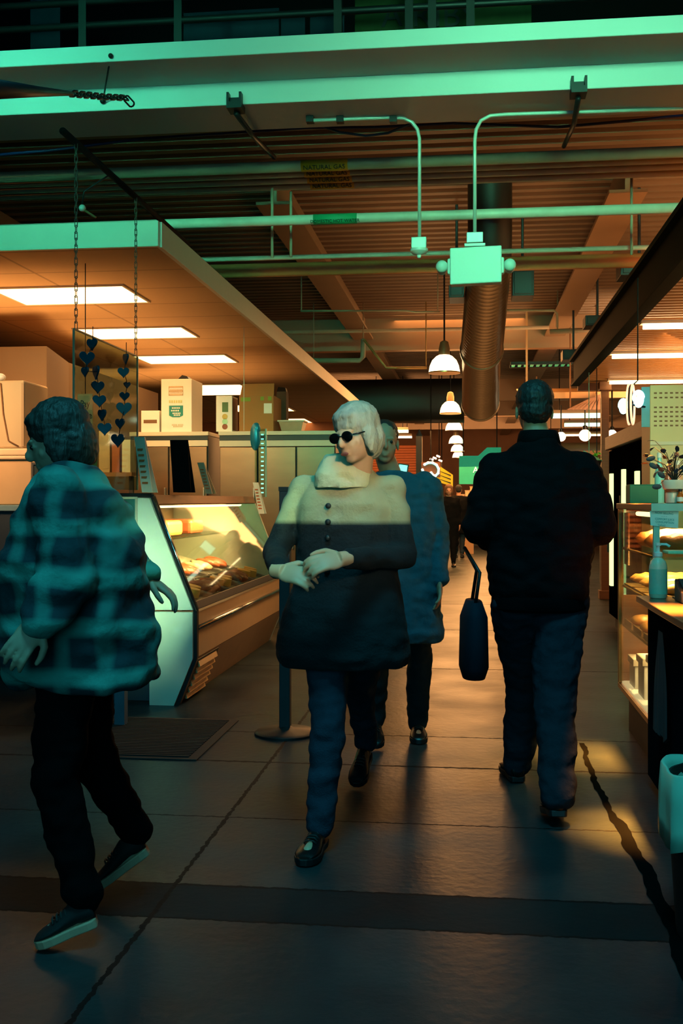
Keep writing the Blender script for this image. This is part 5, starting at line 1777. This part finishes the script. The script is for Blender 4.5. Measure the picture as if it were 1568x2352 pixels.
def person(name, label, c):
    """c: joints in place coordinates plus clothing"""
    fv = c['face']
    vox = c.get('vox', .007)
    base = c['base']
    s = c.get('s', 1.)
    t = thing(name, label, 'person', base)
    hf = head_frame(c.get('look', fv), c.get('pitch', 0), c.get('roll', 0))
    mb = MB()
    head(mb, c['head'], hf, s)
    nk = c['neck']
    limb(mb, [c['head'] - hf[1] * .06 * s - hf[0] * .02 * s, nk], [.052 * s, .058 * s])
    pel, wai, che = c['pelvis'], c['waist'], c['chest']
    rings_loft(mb, [(pel - UP * .08, .11 * s, .085 * s), (pel, .145 * s, .1 * s), (wai, .12 * s, .085 * s), (che, .145 * s, .1 * s), (che.lerp(nk, .65), .13 * s, .075 * s), (nk, .055 * s, .05 * s)], fv)
    for S in 'LR':
        sh, el, wr = c['sh' + S], c['el' + S], c['wr' + S]
        limb(mb, [che.lerp(nk, .55), sh, el, wr], [.06 * s, .05 * s, .038 * s, .026 * s])
        if c.get('hands', True):
            pn = c.get('palm' + S, V((0, 0, -1)))
            hand(mb, wr, c.get('hd' + S, wr - el), pn, c.get('th' + S, 1 if S == 'L' else -1), c.get('curl', .5), s * c.get('hs', 1))
        hp, kn, an = c['hip' + S], c['kn' + S], c['an' + S]
        limb(mb, [pel.lerp(hp, .6), hp, kn, an], [.08 * s, .075 * s, .05 * s, .034 * s])
        he, to = c['foot' + S]
        limb(mb, [an, he.lerp(to, .35) + UP * .045, he.lerp(to, .75) + UP * .035], [.03 * s, .026 * s, .022 * s])
    me = remesh(mb, vox * c.get('bodyvox', .7), 3)
    link_mesh(me, 'body', c.get('skin', skin), t, True)
    # trousers
    mb = MB()
    q = c.get('leg', 1.)
    rings_loft(mb, [(pel - UP * .1, .14 * s, .11 * s), (pel, .17 * s, .125 * s), (pel.lerp(wai, .7), .15 * s, .11 * s)], fv)
    for S in 'LR':
        hp, kn, an = c['hip' + S], c['kn' + S], c['an' + S]
        limb(mb, [hp, kn, kn.lerp(an, .5), an - (kn - an).normalized() * .0], [.098 * s * q, .074 * s * q, .066 * s * q, .058 * s * q])
    me = remesh(mb, vox * 1.4, 3, .012 * s, 9, 3)
    link_mesh(me, 'trousers', c['m_trousers'], t, True)
    # coat
    mb = MB()
    rings_loft(mb, c['coat'], fv, sup=c.get('sup', 2.3))
    q = c.get('slv', 1.)
    for S in 'LR':
        sh, el, wr = c['sh' + S], c['el' + S], c['wr' + S]
        end = el.lerp(wr, c.get('cuff' + S, .93))
        limb(mb, [che.lerp(nk, .5), sh, el, end], [.09 * s, .078 * s * q, .066 * s * q, .05 * s * q])
    me = remesh(mb, vox * 1.3, 3, c.get('wr', .016) * s, c.get('wsc', 8), c.get('seed', 0))
    link_mesh(me, 'coat', c['m_coat'], t, True)
    # hair
    kind = c.get('hair', 'short')
    f, u, l = hf
    M = Matrix((l, f, u)).transposed()
    P = lambda x, y, z: c['head'] + (l * x + f * y + u * z) * s
    mb = MB()
    if kind in ('short', 'bald'):
        k = 1.0 if kind == 'short' else .96
        mb.ell(P(0, -.025, .045), [.081 * s * k, .094 * s * k, .084 * s * k], M, 20)
        mb.ell(P(0, -.05, .0), [.073 * s * k, .065 * s * k, .07 * s * k], M, 20)
    elif kind == 'full':
        mb.ell(P(0, -.02, .05), [.092 * s, .102 * s, .088 * s], M, 20)
        mb.ell(P(0, -.055, -.02), [.088 * s, .07 * s, .1 * s], M, 20)
        for q_ in (-1, 1):
            mb.ell(P(q_ * .075, .0, -.02), [.022 * s, .04 * s, .07 * s], M, 14)
        mb.ell(P(.0, .045, .078), [.066 * s, .036 * s, .034 * s], M, 14)
    if kind == 'cap':
        mb.ell(P(0, -.012, .055), [.084 * s, .102 * s, .076 * s], M, 20)
        brim = [P(x, y, z) for x, y, z in ((-.07, .06, .05), (-.055, .13, .038), (0, .165, .034), (.055, .13, .038), (.07, .06, .05))]
        mb.prism(brim, u * .012 * s)
        me = remesh(mb, .006 * max(1, vox / .007), 1)
        link_mesh(me, 'cap', c['m_hair'], t, True)
    else:
        me = remesh(mb, .006 * max(1, vox / .007), 2, .004 * s, 40)
        link_mesh(me, 'hair', c['m_hair'], t, True)
    if c.get('eyes', True):
        for q_ in (-1, 1):
            MB().ell(P(q_ * .031, .079, .0), .0085 * s, n=12).build('eye', mat('eye_dark', (30, 26, 24), .2), t, smooth=True)
    if c.get('shoes', True):
        for S in 'LR':
            he, to = c['foot' + S]
            shoe(t, he, to, c.get('shw', .05) * s, .1 * s, c['m_shoe'], c.get('m_sole', m_black), c.get('solelab'))
    return t, hf, P

def dirv(deg):
    """level direction: 0 = towards the camera side (-Y), 90 = towards +X, 180 = down the aisle, 270 = -X"""
    a = math.radians(deg)
    return V((math.sin(a), -math.cos(a), 0))

m_navy = mat('navy_wool', (30, 40, 50), .9, spec=.08, var=.3, scale=30, bump=.2, bscale=120)
m_blackcloth = mat('black_cloth', (9, 10, 13), .85, spec=.08, var=.3, scale=25, bump=.2, bscale=100)
m_denim = mat('blue_grey_denim', (42, 54, 68), .85, spec=.08, var=.25, scale=40, bump=.2, bscale=150)
m_blackshoe = mat('black_leather', (12, 13, 14), .35)

# --- the man walking away on the right
fx, fy = .30, 4.78
fv = dirv(184)
lat = V((-fv.y, fv.x, 0))     # his left
B = V((fx, fy, 0))
def pt(l, f, z, B=B, lat=lat, fv=fv):
    return B + lat * l + fv * f + UP * z
fL = (at(1178, 1812, d=5.0), )
heelR = at(1283, 1905, Z=.0); heelR = V((heelR.x, heelR.y + .0, .05))
toeR = heelR + fv * .24 - UP * .045
heelL = at(1190, 1800, Z=0); heelL = V((heelL.x, heelL.y, .005))
toeL = heelL + (fv + lat * .1).normalized() * .27
man = dict(face=fv, base=B, s=1.04, head=pt(0.015, .05, 1.755), neck=pt(.0, .0, 1.585), chest=pt(0, 0, 1.34), waist=pt(0, 0, 1.12), pelvis=pt(0, .0, .96),
           shL=pt(.185, .0, 1.475), shR=pt(-.185, .0, 1.475), elL=pt(.262, -.03, 1.235), elR=pt(-.262, -.03, 1.235), wrL=pt(.2, .2, 1.17), wrR=pt(-.2, .2, 1.17),
           hdL=fv * .8 - lat * .6, hdR=fv * .8 + lat * .6,
           hipL=pt(.095, 0, .9), hipR=pt(-.095, 0, .9), knL=V((heelL.x + .03, heelL.y - .05, .5)), knR=V((heelR.x - .0, heelR.y + .22, .5)),
           anL=heelL + V((0, .06, .09)), anR=heelR + V((0, .06, .075)), footL=(heelL, toeL), footR=(heelR, toeR),
           coat=[(pt(0, .0, .875), .198, .15), (pt(0, .0, .925), .205, .155), (pt(0, 0, .96), .222, .165), (pt(0, 0, 1.1), .232, .17), (pt(0, 0, 1.25), .238, .168), (pt(0, 0, 1.4), .24, .155), (pt(0, 0, 1.48), .215, .13), (pt(0, 0, 1.555), .14, .1), (pt(0, .01, 1.62), .085, .082)],
           m_coat=m_blackcloth, m_trousers=mat('slate_trousers', (32, 40, 50), .85, spec=.08, var=.25, scale=30, bump=.2), m_hair=mat('dark_hair', (24, 26, 28), .6, var=.45, scale=40, bump=.6, bscale=55, stretch=(1, 1, .25)), m_shoe=m_blackshoe, hair='short', slv=1.12, leg=1.22, curl=.9, wr=.014, seed=4)
tman, hf, P = person('person', 'person in a bulky black jacket and slate trousers walking away down the aisle', man)
mb = MB()
rings_loft(mb, [(pt(0, 0, .868), .196, .152), (pt(0, 0, .88), .208, .162), (pt(0, 0, .925), .208, .162), (pt(0, 0, .935), .2, .155)], fv)
mb.build('hem_band', mat('rib_knit', (6, 7, 9), .95, spec=.04), tman, smooth='auto')
rg = MB()
rings_loft(rg, [(pt(0, .01, 1.585), .1, .095), (pt(0, .015, 1.645), .088, .086), (pt(0, .015, 1.66), .08, .08)], fv)
rg.build('collar', m_blackcloth, tman, smooth=True)
# shoulder bag he carries on his left
bc = pt(.285, .02, .735)
t = thing('shoulder_bag', 'dark blue bag hanging at the left hip of the man in the black jacket', 'bag', V((bc.x, bc.y, .68)))
mb = MB()
rings_loft(mb, [(bc - UP * .17, .05, .1), (bc - UP * .12, .065, .15), (bc + UP * .1, .06, .155), (bc + UP * .17, .035, .14)], fv)
mb.build('bag_body', mat('dark_blue_bag', (20, 32, 44), .8, var=.3, spec=.1), t, smooth=True)
MB().tube([bc + UP * .16 + fv * .1, bc + UP * .3 + fv * .09 - lat * .02, pt(.235, .02, 1.14) + lat * .09, bc + UP * .3 - fv * .09 - lat * .02, bc + UP * .16 - fv * .1], .008, 8).build('strap', m_black, t, smooth=True)

# --- the woman coming towards the camera
fv = dirv(-8)
lat = V((-fv.y, fv.x, 0))
B = at(795, 1150, d=4.25); B.z = 0
def pt(l, f, z, B=B, lat=lat, fv=fv):
    return B + lat * l + fv * f + UP * z
toeF = at(692, 1998, Z=.0); heelF = at(738, 1945, Z=.0)
dF = (toeF - heelF); dF.z = 0
toeF = heelF + dF.normalized() * .25; toeF.z = .004; heelF.z = .012
toeB = at(818, 1812, Z=0); toeB.z = .006
heelB = toeB - fv * .21 + UP * .1
look = dirv(-34)
wrA, wrB = at(652, 1312, d=3.96), at(772, 1283, d=3.93)
# her right side is on the picture's left
wom = dict(face=fv, base=B, s=.95, look=look, pitch=-.2, roll=.1, head=at(817, 998, d=4.12), neck=at(822, 1092, d=4.2), chest=pt(0, 0, 1.27), waist=pt(0, 0, 1.07), pelvis=pt(0, 0, .92),
           shL=pt(.178, -.01, 1.395), shR=pt(-.178, -.01, 1.395), elL=pt(.235, .0, 1.13), elR=pt(-.29, .02, 1.135), wrL=wrB + lat * .03, wrR=wrA - lat * .02,
           hdL=V((-.75, -.4, -.12)), hdR=V((.75, -.3, -.12)), palmL=V((0, .8, -.6)), palmR=V((0, .8, -.6)), thL=-1, thR=1,
           hipL=pt(.085, 0, .87), hipR=pt(-.085, 0, .87), knR=V((heelF.x + .03, heelF.y - .02, .485)), knL=V((toeB.x + .03, toeB.y - .12, .48)),
           anR=heelF + V((.0, -.05, .085)), anL=heelB + V((0, -.04, .08)), footR=(heelF, toeF), footL=(heelB, toeB),
           coat=[(pt(-.02, -.02, .70), .262, .195), (pt(-.02, -.01, .74), .275, .205), (pt(-.01, 0, .88), .25, .185), (pt(0, 0, 1.05), .212, .155), (pt(0, 0, 1.2), .2, .142), (pt(0, 0, 1.33), .195, .128), (pt(0, 0, 1.4), .17, .108), (pt(0, .01, 1.47), .11, .09), (pt(0, .015, 1.5), .08, .075)],
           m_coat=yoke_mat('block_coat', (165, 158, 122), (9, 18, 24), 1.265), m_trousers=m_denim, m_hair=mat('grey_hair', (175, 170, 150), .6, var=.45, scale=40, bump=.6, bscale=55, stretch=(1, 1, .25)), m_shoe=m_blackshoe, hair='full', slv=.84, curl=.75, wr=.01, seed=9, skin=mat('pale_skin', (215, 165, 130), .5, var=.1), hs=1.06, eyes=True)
twom, hf, P = person('person', 'person with pale hair, dark glasses and a pale-topped dark coat walking forward', wom)
# origin shift for coat yoke: coat mesh is relative to the root at floor level
f, u, l = hf
gl = MB()
for q_ in (-1, 1):
    M = Matrix((l, f, u)).transposed()
    gl.ell(P(q_ * .033, .095, .002), (.029, .006, .021), M, 16)
    gl.tube([P(q_ * .06, .088, .006), P(q_ * .078, .03, .006), P(q_ * .079, -.02, .0)], .0028, 6)
gl.tube([P(-.012, .1, .006), P(.012, .1, .006)], .003, 6)
gl.build('glasses', mat('dark_lens', (10, 14, 16), .1), twom, smooth=True)
MB().ell(P(0, .093, -.066), (.02, .006, .0075), Matrix((l, f, u)).transposed(), 14).build('lips', mat('lip_tone', (150, 80, 70), .5), twom, smooth=True)
# pale button placket and scarf
sc_m = mat('pale_scarf', (205, 200, 160), .9, var=.2, scale=12, bump=.3)
mb = MB()
rings_loft(mb, [(pt(0, .035, 1.40), .118, .108), (pt(0, .03, 1.46), .115, .105), (pt(0, .025, 1.5), .095, .088), (pt(0, .02, 1.535), .08, .075)], fv)
link_mesh(remesh(mb, .008, 3, .006, 14), 'scarf', sc_m, twom, True)
for k in range(5):
    z = 1.33 - k * .062
    q = pt(-.035, .0, z)
    MB().ell(q + fv * (.142 + .02 * k / 5), (.0115, .0055, .0115), n=12).build('button', m_black, twom, smooth=True)

# --- person behind her in the teal coat
fv = dirv(6)
lat = V((-fv.y, fv.x, 0))
B = at(905, 1150, d=5.75); B.z = 0
def pt(l, f, z, B=B, lat=lat, fv=fv):
    return B + lat * l + fv * f + UP * z
toeL = at(962, 1712, Z=0); heelL = V((toeL.x - .02, toeL.y + .25, .01)); toeL.z = .004
heelR = pt(-.1, -.25, .06); toeR = heelR + fv * .23 - UP * .055
p3 = dict(face=fv, base=B, s=1.0, look=dirv(10), head=pt(-.055, .04, 1.66), neck=pt(-.02, .0, 1.5), chest=pt(0, 0, 1.26), waist=pt(0, 0, 1.07), pelvis=pt(0, 0, .9),
          shL=pt(.175, 0, 1.43), shR=pt(-.175, 0, 1.43), elL=pt(.235, .0, 1.16), elR=pt(-.235, .0, 1.16), wrL=pt(.235, .1, .93), wrR=pt(-.235, .1, .93),
          palmL=-lat, palmR=lat, hipL=pt(.09, 0, .86), hipR=pt(-.09, 0, .86), knL=V((toeL.x + .0, toeL.y + .08, .48)), knR=pt(-.1, -.02, .49),
          anL=heelL + V((0, -.06, .085)), anR=heelR + fv * .05 + UP * .08, footL=(heelL, toeL), footR=(heelR, toeR),
          coat=[(pt(.02, 0, .60), .24, .19), (pt(.02, 0, .64), .25, .2), (pt(.01, 0, .85), .24, .19), (pt(0, 0, 1.05), .225, .17), (pt(0, 0, 1.25), .225, .16), (pt(0, 0, 1.38), .21, .14), (pt(0, 0, 1.45), .17, .11), (pt(0, .0, 1.51), .09, .085)],
          m_coat=mat('teal_coat', (34, 82, 98), .9, var=.25, scale=18, bump=.2), m_trousers=mat('deep_teal_trousers', (20, 44, 52), .9), m_hair=mat('brown_hair', (52, 40, 34), .6, var=.45, scale=40, bump=.6, bscale=55, stretch=(1, 1, .25)), m_shoe=m_blackshoe, hair='short', seed=14)
person('person', 'person in a long teal coat walking close behind the one in dark glasses', p3)

# --- the passer-by at the left edge, walking left
fv = dirv(-84)
lat = V((-fv.y, fv.x, 0))      # left side faces the camera
B = at(150, 1150, d=3.38); B.z = 0
def pt(l, f, z, B=B, lat=lat, fv=fv):
    return B + lat * l + fv * f + UP * z
toeN = at(84, 2182, Z=0); toeN.z = .006
heelN = at(226, 2122, d=(toeN - EYE).dot(FWD) + .03)
heelF_ = at(345, 1958, d=3.62); toeF_ = at(222, 2046, d=3.6)
ex = dict(face=fv, base=B, s=.98, look=dirv(-75), pitch=-.32, head=at(132, 1012, d=3.4), neck=at(160, 1105, d=3.42), chest=pt(0, -.03, 1.22), waist=pt(0, -.03, 1.04), pelvis=pt(0, -.03, .9),
          shL=pt(.18, -.03, 1.35), shR=pt(-.18, -.03, 1.35), elL=at(165, 1330, d=3.14), elR=at(262, 1275, d=3.62), wrL=at(90, 1428, d=3.08), wrR=at(335, 1325, d=3.62),
          palmL=-lat, palmR=V((0, 0, -1)), hipL=pt(.085, -.03, .85), hipR=pt(-.085, -.03, .85),
          knL=V((B.x + .02, heelN.y + .0, .49)), knR=V((B.x + .05, B.y + .12, .5)), anL=heelN + V((-.045, .0, .085)), anR=heelF_ + V((-.05, 0, .075)),
          footL=(heelN, toeN), footR=(heelF_, toeF_),
          coat=[(pt(0, -.07, .775), .2, .215), (pt(0, -.06, .8), .215, .235), (pt(0, -.04, .95), .22, .24), (pt(0, -.03, 1.1), .225, .225), (pt(0, -.03, 1.24), .23, .2), (pt(0, -.03, 1.34), .21, .165), (pt(0, -.02, 1.4), .16, .12), (pt(0, -.005, 1.455), .085, .085)],
          m_coat=plaid_mat('plaid_flannel', (12, 46, 54), (62, 150, 138)), m_trousers=mat('black_denim', (5, 6, 8), .9, spec=.08), m_hair=mat('dim_brown_hair', (44, 46, 42), .6, var=.45, scale=40, bump=.6, bscale=55, stretch=(1, 1, .25)), m_shoe=mat('black_canvas', (10, 11, 13), .8), m_sole=mat('pale_rubber', (200, 150, 120), .7), hair='full', slv=1.25, cuffR=.92, curl=.6, seed=21, wr=.026, wsc=6, shw=.046, solelab='pale rubber sole', skin=mat('dull_skin', (165, 140, 115), .55))  # skin is one even, duller tone
tex, hf, P = person('person', 'person in a loose teal plaid overshirt and black trousers striding past at the left edge', ex)
# buttoned cuff on the swung-back sleeve
q = ex['wrR']; dr = (ex['wrR'] - ex['elR']).normalized()
mb = MB()
mb.tube([q - dr * .075, q - dr * .07, q - dr * .02, q - dr * .015], [.05, .057, .057, .05], 20)
mb.build('cuff', mat('cuff_cloth', (120, 140, 110), .8), tex, smooth='auto')
mb = MB()
for k in range(4):
    mb.ell(q - dr * .045 + V((0, -.058, .0)) + dr * (.012 * k - .018), (.006, .004, .006), n=10)
mb.build('cuff_buttons', m_ink, tex, smooth=True)

# --- figures farther down the aisle
def walker(px, d, H, deg, label, mc, mt, mh, hair='short', stride=.18, vox=.02, coat_len=.52, wide=1., sk=None):
    fv = dirv(deg)
    lat = V((-fv.y, fv.x, 0))
    B = at(px, 1150, d=d)
    B.z = 0
    s = H / 1.75
    def pt(l, f, z):
        return B + lat * l * s + fv * f * s + UP * z * s
    hL = pt(.09, stride, .004); tL = hL + fv * .25 * s
    hR = pt(-.09, -stride - .1, .05); tR = hR + fv * .23 * s - UP * .045
    c = dict(face=fv, base=B, s=s, head=pt(0, .03, 1.63), neck=pt(0, 0, 1.48), chest=pt(0, 0, 1.26), waist=pt(0, 0, 1.06), pelvis=pt(0, 0, .92),
             shL=pt(.18, 0, 1.42), shR=pt(-.18, 0, 1.42), elL=pt(.23, -.04, 1.14), elR=pt(-.23, .04, 1.14), wrL=pt(.23, .05, .9), wrR=pt(-.23, .16, .92), palmL=-lat, palmR=lat,
             hipL=pt(.09, 0, .87), hipR=pt(-.09, 0, .87), knL=pt(.09, stride * .8, .48), knR=pt(-.09, -.02, .48), anL=hL + fv * .06 * s + UP * .085, anR=hR + fv * .06 * s + UP * .08,
             footL=(hL, tL), footR=(hR, tR),
             coat=[(pt(0, 0, 1.1 - coat_len), .22 * s * wide, .17 * s), (pt(0, 0, .95), .22 * s * wide, .17 * s), (pt(0, 0, 1.2), .225 * s * wide, .16 * s), (pt(0, 0, 1.37), .215 * s * wide, .145 * s), (pt(0, 0, 1.44), .17 * s, .11 * s), (pt(0, 0, 1.5), .085 * s, .08 * s)],
             m_coat=mc, m_trousers=mt, m_hair=mh, m_shoe=m_blackshoe, hair=hair, vox=vox, bodyvox=.55, seed=px * .1, skin=sk or skin)
    return person('person', label, c)
dk = mat('dim_hair', (30, 28, 26), .8)
walker(1030, 22, 1.68, 4, 'distant person in a long black coat walking up the aisle', m_blackcloth, m_blackcloth, mat('sandy_hair', (120, 85, 55), .8), 'full', .16, .024, .68)
walker(1053, 25, 1.72, 176, 'distant dark person just right of the one in the long black coat', m_blackcloth, m_navy, dk, 'short', .14, .026)
walker(985, 19, 1.62, 250, 'distant person in navy standing below the aqua neon emblem', m_navy, m_blackcloth, dk, 'short', .02, .024)
walker(908, 14, 1.79, 70, 'person in a dark blue cap queuing beyond the left stall', m_navy, m_navy, mat('navy_cap', (18, 42, 58), .8), 'cap', .02, .018)
walker(944, 16, 1.70, 280, 'person with dark hair facing the capped one in the queue', mat('rust_sweater', (120, 75, 50), .9), m_navy, dk, 'full', .02, .02)
walker(1238, 6.35, 1.62, 184, 'person mostly hidden beyond the man in the black jacket, only a lower leg showing', m_navy, mat('charcoal_trousers', (28, 34, 40), .9), dk, 'short', .1, .014)

# ================================================================== lights
def area(name, loc, target, size, power, color, size_y=None, spread=None):
    L = bpy.data.lights.new(name, 'AREA')
    L.energy = power
    L.color = color
    L.size = size
    if size_y:
        L.shape = 'RECTANGLE'
        L.size_y = size_y
    if spread:
        L.spread = spread
    o = bpy.data.objects.new(name, L)
    COL.objects.link(o)
    o.location = loc
    d = V(target) - V(loc)
    zz = -d.normalized()
    ref = V((0, 1, 0)) if abs(zz.y) < .75 else V((0, 0, 1))
    yy = (ref - zz * ref.dot(zz)).normalized()
    xx = yy.cross(zz)
    o.rotation_euler = Matrix((xx, yy, zz)).transposed().to_euler()
    return o
GRN = (.04, 1, .46)
TEAL = (.03, .42, .55)
RAD = math.radians
area('green_high_fill', (1.0, -1.5, 4.25), (.6, 7.0, 3.75), 1.3, 46, (.21, 1, .50), spread=RAD(40))  # added green light in place of daylight from behind the camera
area('left_counter_glow', (-3.5, 6.1, 2.75), (-3.7, 8, 1.6), .5, 9, (1, .56, .24), spread=RAD(62))  # added warm light for the appliance on the left counter
area('green_left_fill', (-3.6, -1.0, 4.4), (-3.0, 7.2, 4.05), 1.0, 15, (.10, 1, .58), spread=RAD(26))  # added green light aimed at the left fascia, no fixture behind it
area('case_end_fill', (.95, -.5, 2.4), (-2.3, 6.84, .8), .3, 4.2, (.50, 1, .58), spread=RAD(9.5))  # added narrow light to brighten the end of the meat case
area('teal_front_fill', (-.8, -4.5, 3.0), (-.4, 4, .5), 4.5, 270, (.05, .35, .43))
area('teal_floor_fill', (-.2, 1.4, 6.3), (-.3, 4.4, 0), 1.5, 70, (.04, .41, .50), spread=RAD(76))
area('pale_front_fill', (1.4, -.4, 2.6), (-.42, 4.1, 1.5), .3, .9, (1, .85, .45), spread=RAD(13))  # added narrow warm light on the pale top of the woman's coat
# added warm lights brightening stalls, cases, aisle and roof
area('left_stall_glow', (-5.2, 11.5, 1.5), (-5.2, 11.5, 3), 4.0, 210, WARM, size_y=7, spread=RAD(95))  # added uplight standing in for case light thrown onto the tiles
area('left_stall_down', (-3.8, 11, 3.05), (-3.8, 11.1, 0), 1.5, 90, WARM, size_y=6, spread=RAD(120))
area('left_stall_front', (-3.8, 7.7, 2.75), (-4.0, 10.6, 1.1), 2.2, 26, WARM, size_y=.3, spread=RAD(80))
area('meat_case_lamp', (xt - .12, (Y0 + YE) / 2, zt - .1), (xt - .6, (Y0 + YE) / 2, .72), .06, 110, (1, .58, .24), size_y=3.0, spread=RAD(105))
area('bakery_case_lamp', (BX + .2, 5.85, BZ1 - .06), (BX + .3, 5.85, .3), .2, 90, (1, .55, .22), size_y=.9, spread=RAD(110))
area('aisle_front_glow', (-.6, 9.5, 2.9), (-1.7, 8.4, .6), .8, 24, WARM, size_y=3, spread=RAD(80))
area('right_aisle_down', (1.03, 4.7, 3.1), (.74, 4.5, 0), .12, 22, (1, .30, .04), spread=RAD(14))  # added orange light for the floor here, no lamp hangs above
area('right_aisle_down_far', (.98, 5.75, 3.1), (.68, 5.75, 0), .12, 20, (1, .30, .04), spread=RAD(16))  # second added floor light, farther along
area('right_stall_glow', (3.6, 10, 1.8), (3.6, 10, 3), 2.4, 120, WARM, size_y=8, spread=RAD(130))
area('right_stall_down', (3.0, 10, 2.9), (2.4, 9.5, 1), 1.5, 90, WARM, size_y=5)
area('roof_glow_right', (3.2, 12.5, 3.42), (2.2, 13, 4.5), 2.5, 70, (1, .45, .15), size_y=7, spread=RAD(130))  # added uplight for the roof deck over the right stall
area('roof_glow_aisle', (.2, 14.5, 2.6), (.0, 14.5, 4.5), 1.6, 60, (1, .45, .15), size_y=9, spread=RAD(110))  # added uplight for the roof deck over the aisle
area('far_aisle_glow', (-.2, 22, 3.4), (-.2, 21, 0), 2.2, 820, (1, .43, .13), size_y=14)  # added overhead light; its reflection makes the orange streak on the floor
area('right_front_glow', (2.1, 3.0, 2.7), (1.75, 7.2, 1.5), .5, 9, (1, .66, .36), spread=RAD(48))  # added warm light for the counter and cabinet fronts
area('bakery_shelf_fill', (BX + .16, 5.8, .61), (BX + .22, 5.8, .3), .12, 22, (1, .58, .26), size_y=.9, spread=RAD(150))  # added light under the lowest shelf to brighten the deck
area('bakery_mid_fill', (BX + .16, 5.8, .84), (BX + .22, 5.8, .6), .1, 10, (1, .58, .26), size_y=.9, spread=RAD(130))  # added light between the shelves
area('far_back_glow', (0, 33, 3.8), (0, 40, 1.5), 8, 1100, (1, .5, .2), size_y=3)  # added light for the back wall
area('far_left_glow', (-2.6, 25.8, 2.4), (-3.2, 31, 1.7), 1.5, 220, (1, .5, .2))  # added light to lift the far left stall
area('far_right_glow', (3.2, 16.2, 2.4), (3.2, 22, 2.6), 2, 200, (1, .55, .25))  # added light to lift the far right stalls
w = bpy.data.worlds.new('world')
SC.world = w
w.use_nodes = True
w.node_tree.nodes['Background'].inputs['Color'].default_value = (.0015, .010, .016, 1)
w.node_tree.nodes['Background'].inputs['Strength'].default_value = 1.0

SC.cycles.max_bounces = 5
SC.cycles.diffuse_bounces = 2
SC.cycles.glossy_bounces = 3
SC.cycles.transmission_bounces = 4
SC.cycles.transparent_max_bounces = 12
SC.cycles.caustics_reflective = False
SC.cycles.caustics_refractive = False
SC.cycles.sample_clamp_indirect = 4
SC.cycles.adaptive_threshold = .07
for mm in (e_cool, e_led, e_bulb, e_neon, e_blue, e_aqua, wl, m_gs, MATS['aqua_dots'], MATS['lamp_white'], MATS['lime_cloth'], MATS['bright_leaf'], MATS['glint_rung'], e_deck):
    mm.cycles.emission_sampling = 'NONE'
